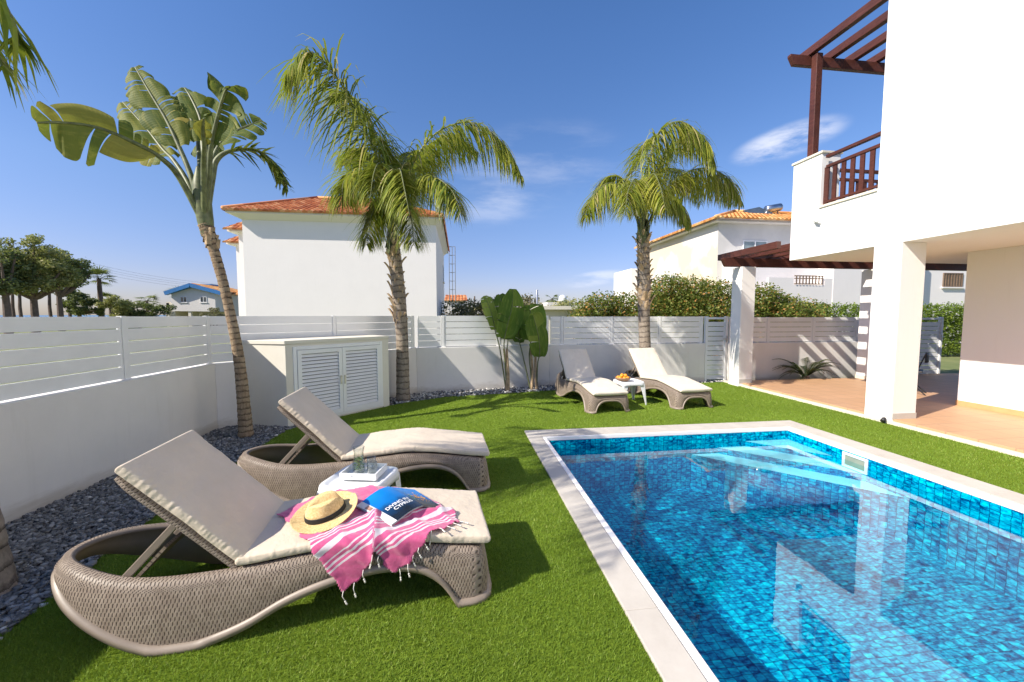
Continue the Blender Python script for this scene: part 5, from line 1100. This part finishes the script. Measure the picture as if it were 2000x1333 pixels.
# ------------------------------------------------------------------ houses beyond the fence
def roof_plane(b, A, Bp, C_, D_, tw_=.24, rh=.36, amp=.045, thick=.0):
    """tiled plane; eave A->Bp, top D_->C_"""
    A, Bp, C_, D_ = map(Vector, (A, Bp, C_, D_)); eu = (Bp - A).normalized(); up_ = ((D_ - A) - eu * (D_ - A).dot(eu)); H = up_.length; vu = up_ / H; nm = eu.cross(vu).normalized()
    if nm.z < 0: nm = -nm
    Wd = (Bp - A).length; nr = max(2, int(H / rh)); cols = int(Wd / tw_) * 6; l1 = (D_ - A).dot(eu); r1 = (C_ - A).dot(eu)
    for i in range(nr):
        vs = []; uv = []
        for e in (-1, 0, 1):
            v = (i + max(0, e)) * H / nr; t_ = v / H; lo = l1 * t_; hi = Wd + (r1 - Wd) * t_
            for c in range(cols + 1):
                u = Wd * c / cols; uc = min(max(u, lo), hi); z = amp * abs(math.sin(math.pi * uc / tw_)) ** .8 * 1.5 + (.03 * (1 - e)) if e >= 0 else -.03; vs.append(A + eu * uc + vu * (v - (.02 if e <= 0 else 0)) + nm * z); uv.append((uc / tw_, i + .5))
        b.add(vs, [(q * (cols + 1) + c, q * (cols + 1) + c + 1, (q + 1) * (cols + 1) + c + 1, (q + 1) * (cols + 1) + c) for q in (0, 1) for c in range(cols)], uv)
    return b
def window(parent, P, wv, hv, nrm, frame=M['alu'], glass=M['glassdark'], mull=1, sill=True):
    """P lower-left corner, wv horizontal vector, hv height, nrm outward"""
    P = Vector(P); wv = Vector(wv); n = Vector(nrm); wl_ = wv.length; u = wv / wl_; root = parent
    def bx(b, u0, u1, z0, z1, d0, d1):
        vs = [P + u * a + Vector((0, 0, c)) + n * e for e in (d0, d1) for c in (z0, z1) for a in (u0, u1)]; b.add(vs, [(0, 1, 3, 2), (4, 6, 7, 5), (0, 4, 5, 1), (2, 3, 7, 6), (0, 2, 6, 4), (1, 5, 7, 3)])
    f = MB(); t_ = .05
    bx(f, 0, wl_, 0, t_, .0, .05); bx(f, 0, wl_, hv - t_, hv, .0, .05); bx(f, 0, t_, t_, hv - t_, .0, .05); bx(f, wl_ - t_, wl_, t_, hv - t_, .0, .05)
    for k in range(mull): x = wl_ * (k + 1) / (mull + 1); bx(f, x - t_ / 2, x + t_ / 2, t_, hv - t_, .0, .048)
    fo = f.build('window', frame, root); g = MB(); bx(g, t_, wl_ - t_, t_, hv - t_, -.01, .02); g.build('pane', glass, fo)
    if sill: s_ = MB(); bx(s_, -.08, wl_ + .08, -.07, -.002, 0, .10); s_.build('sill', M['house'], fo)
    return fo
# white house next door
wh = empty('white_house', (-6, 25, 0), 0, 'white house with a red tiled hip roof and blank wall beyond the corner fence', 'house')
ws = []
def whp(mb, nm, mat, **k): return rel(mb.build(nm, mat, wh, **k), wh)
X0w, X1w, Yw = W(480, 600, 20).x, W(853, 600, 20).x, 20.; ZE = W(600, 424, 20).z
b = MB(); b.box(X0w, X1w, Yw, 30, 0, ZE); whp(b, 'wall', M['house'])
b = MB(); b.box(X0w - .48, X1w + .32, Yw - .42, 30.4, ZE, ZE + .10); b.add([(X0w - .42, Yw - .36, ZE - .002), (X0w - .002, Yw - .002, ZE - .22), (X1w + .002, Yw - .002, ZE - .22), (X1w + .28, Yw - .36, ZE - .002)], [(0, 1, 2, 3)]); b.add([(X0w - .42, 30, ZE - .002), (X0w - .002, 30, ZE - .22), (X0w - .002, Yw - .002, ZE - .22), (X0w - .42, Yw - .36, ZE - .002)], [(0, 1, 2, 3)]); b.add([(X1w + .28, Yw - .36, ZE - .002), (X1w + .002, Yw - .002, ZE - .22), (X1w + .002, 30, ZE - .22), (X1w + .28, 30, ZE - .002)], [(0, 1, 2, 3)]); whp(b, 'eaves', M['house'])
rf = MB(); e0 = Vector((X0w - .55, Yw - .5, ZE + .10)); e1 = Vector((X1w + .38, Yw - .5, ZE + .10)); e2 = Vector((X1w + .38, 30.5, ZE + .10)); e3 = Vector((X0w - .55, 30.5, ZE + .10)); ra = W(620, 388, 24.2); ra.z = W(620, 389, 24.2).z; r2 = Vector((W(735, 388, 24.2).x, 24.2, ra.z)); r3 = Vector((r2.x, 27, ra.z)); r4 = Vector((ra.x, 27, ra.z))
roof_plane(rf, e0, e1, r2, ra); roof_plane(rf, e1, e2, r3, r2); roof_plane(rf, e3, e0, ra, r4); whp(rf, 'roof', M['roofred'], smooth=False)
u_ = Vector((0, 0, .07)); rdg = MB(); rdg.tube([e0 + u_, ra + u_], .09, 8); rdg.tube([e1 + u_, r2 + u_], .09, 8); rdg.tube([ra + u_, r2 + u_], .09, 8); whp(rdg, 'ridge', M['roofred'], smooth=True)
for (px0, px1, Yk) in ((472, 483, 24.0), (466, 477, 28.2)):
    xa, xb = W(px0, 600, Yk).x, W(px1, 600, Yk).x + 1; b = MB(); b.box(xa, xb, Yk, Yk + 6, 0, ZE - .05); whp(b, 'wing_wall', M['house']); b = MB(); b.box(xa - .42, xb, Yk - .3, Yk + 6, ZE - .048, ZE + .05); whp(b, 'eaves', M['house'])
    rf = MB(); roof_plane(rf, (xa - .55, Yk - .45, ZE + .05), (xb, Yk - .45, ZE + .05), (xb, Yk + 3, ZE + 2.1), (xa + 1.6, Yk + 3, ZE + 2.1)); whp(rf, 'roof', M['roofred'])
window(wh, (X1w, 27.5, 3.9), (0, 1.2, 0), 1.1, (1, 0, 0)).matrix_parent_inverse = Matrix.Translation(-wh.location)
window(wh, (X1w, 23.5, 1.0), (0, 1.2, 0), 1.4, (1, 0, 0)).matrix_parent_inverse = Matrix.Translation(-wh.location)
# weathered house with an orange roof
oh = empty('weathered_house', (15, 21, 0), 0, 'weathered cream house with an orange tiled roof behind the tall flowering shrub', 'house')
def ohp(mb, nm, mat, **k): return rel(mb.build(nm, mat, oh, **k), oh)
Yo = 21.; Xo = W(1398, 600, Yo).x; ZO = W(1450, 437, Yo).z; Yend = 30.0
b = MB(); b.box(Xo, Xo + 12, Yo, Yend, 0, ZO); b.cm = 0
ow = ohp(b, 'wall', M['oldhouse'])
b = MB(); b.add([(Xo - .006, Yo + .02, 0), (Xo - .006, Yend - .02, 0), (Xo - .006, Yend - .02, ZO - .02), (Xo - .006, Yo + .02, ZO - .02)], [(0, 3, 2, 1)]); ohp(b, 'side_wall', M['patched'])
b = MB(); b.box(Xo - .45, Xo + 12, Yo - .45, Yend + .4, ZO, ZO + .12); ohp(b, 'eaves', M['oldhouse'])
rf = MB(); z = ZO + .12; a0 = Vector((Xo - .6, Yo - .6, z)); a1 = Vector((Xo + 12, Yo - .6, z)); a3 = Vector((Xo - .6, Yend + .6, z)); r0 = Vector((Xo + 3.6, Yo + 3.6, z + 1.45)); r1 = Vector((Xo + 12, Yo + 3.6, z + 1.45)); r3 = Vector((Xo + 3.6, Yend - 3, z + 1.45))
roof_plane(rf, a0, a1, r1, r0, .26, .4, .055); roof_plane(rf, a3, a0, r0, r3, .26, .4, .055); ohp(rf, 'roof', M['rooforange'])
rdg = MB(); rdg.tube([a0 + Vector((0, 0, .05)), r0 + Vector((0, 0, .12))], .1, 8); rdg.tube([r0 + Vector((0, 0, .12)), r1 + Vector((0, 0, .12))], .1, 8); rdg.tube([r0 + Vector((0, 0, .12)), r3 + Vector((0, 0, .12))], .1, 8); ohp(rdg, 'ridge', M['rooforange'], smooth=True)
p = W(1450, 492, Yo); wv = W(1497, 492, Yo).x - p.x; window(oh, (p.x, Yo, p.z), (wv, 0, 0), W(1450, 470, Yo).z - p.z, (0, -1, 0), M['aluwarm'], speck('pale_glass', (.22, .27, .28), .2, 2, .15, 0)).matrix_parent_inverse = Matrix.Translation(-oh.location)
window(oh, (Xo - .006, 25.4, 3.2), (0, .55, 0), 1.1, (-1, 0, 0), sill=False).matrix_parent_inverse = Matrix.Translation(-oh.location)
b = MB(); b.box(Xo - 1.3, Xo, Yend - .5, Yend + 3, 0, ZO - 1.6); ohp(b, 'wing_wall', M['house'])
# solar water heater on the orange roof
sh = empty('solar_heater', (W(1510, 410, Yo + 3).x, Yo + 3, W(1510, 418, Yo + 3).z), 0, 'silver solar water tank with dark panel on the orange roof', 'water heater')
b = MB(); b.tube([(-.55, 0, .25), (-.5, 0, .25), (.5, 0, .45), (.55, 0, .45)], [.12, .24, .24, .12], 16); b.build('tank', M['steel'], sh, smooth=True)
b = MB(); b.bar((-1.9, -.3, -.15), (-.5, 0, .2), 1.1, .05, up=Vector((.2, -.5, .8))); b.build('panel', M['glassdark'], sh)
b = MB(); b.bar((.3, 0, -.5), (.35, 0, .3), .05, .05); b.bar((-.3, 0, -.5), (-.3, 0, .2), .05, .05); b.build('stand', M['rust'], sh)
b = MB(); pz = W(1540, 421, Yo + 4); b.box(pz.x - 1.4, pz.x + 4, Yo + 4.5, Yo + 7, ZO + .1, pz.z + .1); ohp(b, 'roof_parapet', M['oldhouse'])
# white house with balconies seen under the pergola
Yn = 17.5
nh = empty('neighbour_house', (W(1750, 600, Yn).x, Yn, 0), 0, 'white house with a slatted wooden balcony and shutters behind the clipped hedge', 'house')
def nhp(mb, nm, mat, **k): return rel(mb.build(nm, mat, nh, **k), nh)
xa, xb, xc = W(1500, 600, Yn).x, W(1625, 600, Yn).x, W(1795, 600, Yn).x
b = MB(); b.box(xa, xb, Yn + .9, Yn + 6, 0, 4.9); b.box(xb, xc, Yn, Yn + 6, 0, 4.9); b.box(xc, xc + 7, Yn + .5, Yn + 6, 0, 4.9); nhp(b, 'wall', M['house'])
zs = W(1560, 574, Yn).z; zt_ = W(1560, 557, Yn).z; x1b = W(1622, 600, Yn).x
b = MB(); b.box(xa, xb - .002, Yn + .02, Yn + .9, zs - .5, zs - .32); b.box(xa, W(1548, 600, Yn).x, Yn + .02, Yn + .14, zs - .32, zt_ + .35); b.box(W(1609, 600, Yn).x, xb - .002, Yn + .02, Yn + .14, zs - .32, zt_ + .35); b.box(W(1548, 600, Yn).x, W(1609, 600, Yn).x, Yn + .02, Yn + .14, zs - .32, zt_ + .0); nhp(b, 'balcony_wall', M['house'])
r0_, r1_ = W(1550, 600, Yn).x, W(1606, 600, Yn).x; rr_ = MB(); zr = zt_ + .42
rr_.box(r0_, r1_, Yn, Yn + .05, zr, zr + .05); rr_.box(r0_, r1_, Yn, Yn + .05, zt_ + .03, zt_ + .08); rr_.box(r0_, r1_, Yn, Yn + .05, zr - .12, zr - .08)
ro_ = nhp(rr_, 'railing', M['oldwood'])
for k in range(9):
    x = r0_ + (r1_ - r0_) * (k + .3) / 9; bb = MB(); bb.box(x, x + .06, Yn - .02, Yn + .0, zt_ + .02, zr + .04); bb.build('baluster', M['oldwood'], ro_)
p = W(1840, 561, Yn + .5); x2 = W(1878, 561, Yn + .5).x
wn_ = window(nh, (p.x, Yn + .5, p.z), (x2 - p.x, 0, 0), W(1840, 531, Yn).z - p.z, (0, -1, 0), M['oldwood'], M['oldwood'], 6); wn_.matrix_parent_inverse = Matrix.Translation(-nh.location)
# blue-roofed house far left
bh = empty('blue_roofed_house', (W(400, 600, 60).x, 60, 0), 0, 'far white gabled house with blue fascia and red tiles', 'house')
def bhp(mb, nm, mat, **k): return rel(mb.build(nm, mat, bh, **k), bh)
Yf = 60.
def Z(px, py, Y=Yf): return W(px, py, Y).z
xa, xm, xb = W(336, 600, Yf).x, W(378, 600, Yf).x, W(421, 600, Yf).x; za, zm, zb_ = Z(336, 574), Z(378, 562), Z(421, 574); xr = W(474, 600, Yf + 3).x
b = MB(); pf = [(xa, Z(336, 608)), (xb, Z(421, 609)), (xb, zb_), (xm, zm), (xa, za)]
vs = [(x, Yf, z) for x, z in pf] + [(x, Yf + 9, z) for x, z in pf]; b.add(vs, [(0, 1, 2, 3, 4), (9, 8, 7, 6, 5), (0, 5, 6, 1), (1, 6, 7, 2), (4, 9, 5, 0), (2, 7, 8, 3), (3, 8, 9, 4)])
b.box(xb, xr, Yf + 2.5, Yf + 9, 0, Z(450, 576)); b.box(xa + .6, xb - .3, Yf + 3, Yf + 8.9, 0, Z(336, 608) - .01); bhp(b, 'wall', M['farhouse'])
b = MB(); b.bar((xa - .5, Yf - .3, za + .02), (xm, Yf - .3, zm + .3), .6, .5, up=Vector((0, 0, 1))); b.bar((xm, Yf - .3, zm + .3), (xb + 1.0, Yf - .3, zb_ + .05), .6, .5); bhp(b, 'fascia', M['blue'])
b = MB(); zr_ = zm + .55; roof_plane(b, (xb + 1., Yf - .3, zb_ + .32), (xb + 1., Yf + 9, zb_ + .32), (xm, Yf + 9, zr_), (xm, Yf - .3, zr_), .4, .5, .04); b.add([(xa - .5, Yf - .3, za + .3), (xm, Yf - .3, zr_), (xm, Yf + 9, zr_), (xa - .5, Yf + 9, za + .3)], [(0, 1, 2, 3)]); zq = Z(450, 576) + .05
roof_plane(b, (xb + .6, Yf + 2.2, zq), (xr + .4, Yf + 2.2, zq), (xr + .4, Yf + 6, zq + 1.3), (xb + .6, Yf + 6, zq + 1.3), .4, .5, .04); bhp(b, 'roof', M['rooforange'])
b = MB(); xx = W(406, 600, Yf + 5).x; b.box(xx - .9, xx + 1.1, Yf + 4, Yf + 6, zr_ - .3, Z(400, 556, Yf + 5)); bhp(b, 'chimney', M['blue'])
for px in (359, 398):
    p = W(px - 6.5, 591, Yf); q = window(bh, (p.x, Yf, p.z), (W(px + 6.5, 591, Yf).x - p.x, 0, 0), Z(px, 580) - p.z, (0, -1, 0)); q.matrix_parent_inverse = Matrix.Translation(-bh.location)
p = W(428, 598, Yf + 2.5); q = window(bh, (p.x, Yf + 2.5, p.z), (.9, 0, 0), 1.1, (0, -1, 0)); q.matrix_parent_inverse = Matrix.Translation(-bh.location)
b = MB(); xl = W(322, 600, Yf).x; b.box(xl, xa, Yf + .5, Yf + 8, 1.0, Z(330, 604)); b.box(xl, xl + .35, Yf + .3, Yf + .6, 0, Z(330, 590)); b.box(xl, xa, Yf + .3, Yf + .5, Z(330, 600), Z(330, 592)); 
for px in (323, 366): x = W(px, 600, Yf).x; b.box(x, x + .35, Yf + .1, Yf + .5, 0, Z(336, 608) - .02)
bhp(b, 'terrace_wall', M['stonecap'])
# small red-roofed house and lattice mast
rh_ = empty('small_house', (W(885, 600, 45).x, 45, 0), 0, 'small pale house with a red tiled roof beside the lattice mast', 'house')
x0, x1 = W(873, 600, 45).x, W(908, 600, 45).x; zc = Z(890, 588, 45); b = MB(); b.box(x0, x1, 45, 50, 0, zc); rel(b.build('wall', M['farhouse'], rh_), rh_); b = MB(); roof_plane(b, (x0 - .3, 44.7, zc), (x1 + .3, 44.7, zc), (x1 + .2, 47.5, zc + .75), (x0 - .2, 47.5, zc + .75), .35, .4); rel(b.build('roof', M['roofred'], rh_), rh_)
ms_ = empty('lattice_mast', (W(884, 600, 38).x, 38, 0), 0, 'thin galvanised lattice mast right of the white house', 'mast'); zt2 = Z(884, 482, 38)
for (dx, dy, nm) in ((-.28, 0, 'pole'), (.28, 0, 'pole'), (0, .4, 'pole')):
    b = MB(); b.tube([(dx, dy, 0), (dx, dy, zt2)], .035, 6); b.build(nm, M['rust'], ms_)
b = MB()
for k in range(10):
    z = zt2 * (k + 1) / 10; b.tube([(-.28, 0, z), (.28, 0, z), (0, .4, z), (-.28, 0, z)], .018, 5)
b.build('brace', M['rust'], ms_)
for px, py, Y, lab in ((1049, 566, 15, 'plain pale metal pole beside the flat-roofed hut'),):
    p = W(px, py, Y); o = tag(MB().tube([(p.x, Y, 0), (p.x, Y, p.z - .03), (p.x, Y, p.z)], [.045, .045, .03], 10).build('metal_pole', M['steel'], smooth=True), lab, 'pole')
for px, py, Y, lab in ((927, 579, 70, 'dark wooden utility pole beyond the grey-brown shrubs'), (1035, 578, 60, 'dark utility pole close to the pale metal pole')):
    p = W(px, py, Y); o = tag(MB().tube([(p.x, Y, 0), (p.x, Y, p.z)], [.16, .12], 8).build('utility_pole', M['bark']), lab, 'pole')
hut = empty('garden_hut', (W(1095, 600, 14).x, 14, 0), 0, 'cream flat-roofed hut just beyond the slat fence', 'hut')
x0, x1 = W(1053, 600, 14).x, W(1136, 600, 14).x; zr = Z(1090, 598, 14); b = MB(); b.box(x0 + .05, x1, 14.25, 16, 0, zr - .13); rel(b.build('wall', M['cabinet'], hut), hut); b = MB(); b.box(x0, x1 + .1, 14, 16.2, zr - .128, zr); rel(b.build('roof', M['cabinet'], hut), hut)
tk = empty('water_tank', (W(1099, 600, 40).x, 40, 0), 0, 'white domed tank on a flat rooftop far beyond the hut', 'tank'); zc = Z(1099, 588, 40)
b = MB(); b.box(-1.6, 3.2, 0, 3, 0, zc - .15); b.build('building', M['farhouse'], tk); b = MB(); b.lathe([(0, zc - .15), (.42, zc - .15), (.45, zc + .1), (.36, zc + .45), (.12, zc + .6), (0, zc + .62)], seg=14); b.build('dome', M['aluwarm'], tk, smooth=True)
# overhead wires
for k, (p0, p1, sg) in enumerate((((-60, 445), (430, 556), .012), ((-60, 452), (430, 560), .012), ((-60, 458), (430, 563), .012), ((-60, 466), (430, 567), .012))):
    a = W(*p0, 58); c = W(*p1, 75); pts = [a.lerp(c, i / 20) + Vector((0, 0, -1.2 * math.sin(math.pi * i / 20))) for i in range(21)]
    o = MB().tube(pts, .012, 4).build('overhead_wire', M['rust']); tag(o, 'thin overhead wire sagging towards the blue-roofed house', 'wire', 'overhead wires')
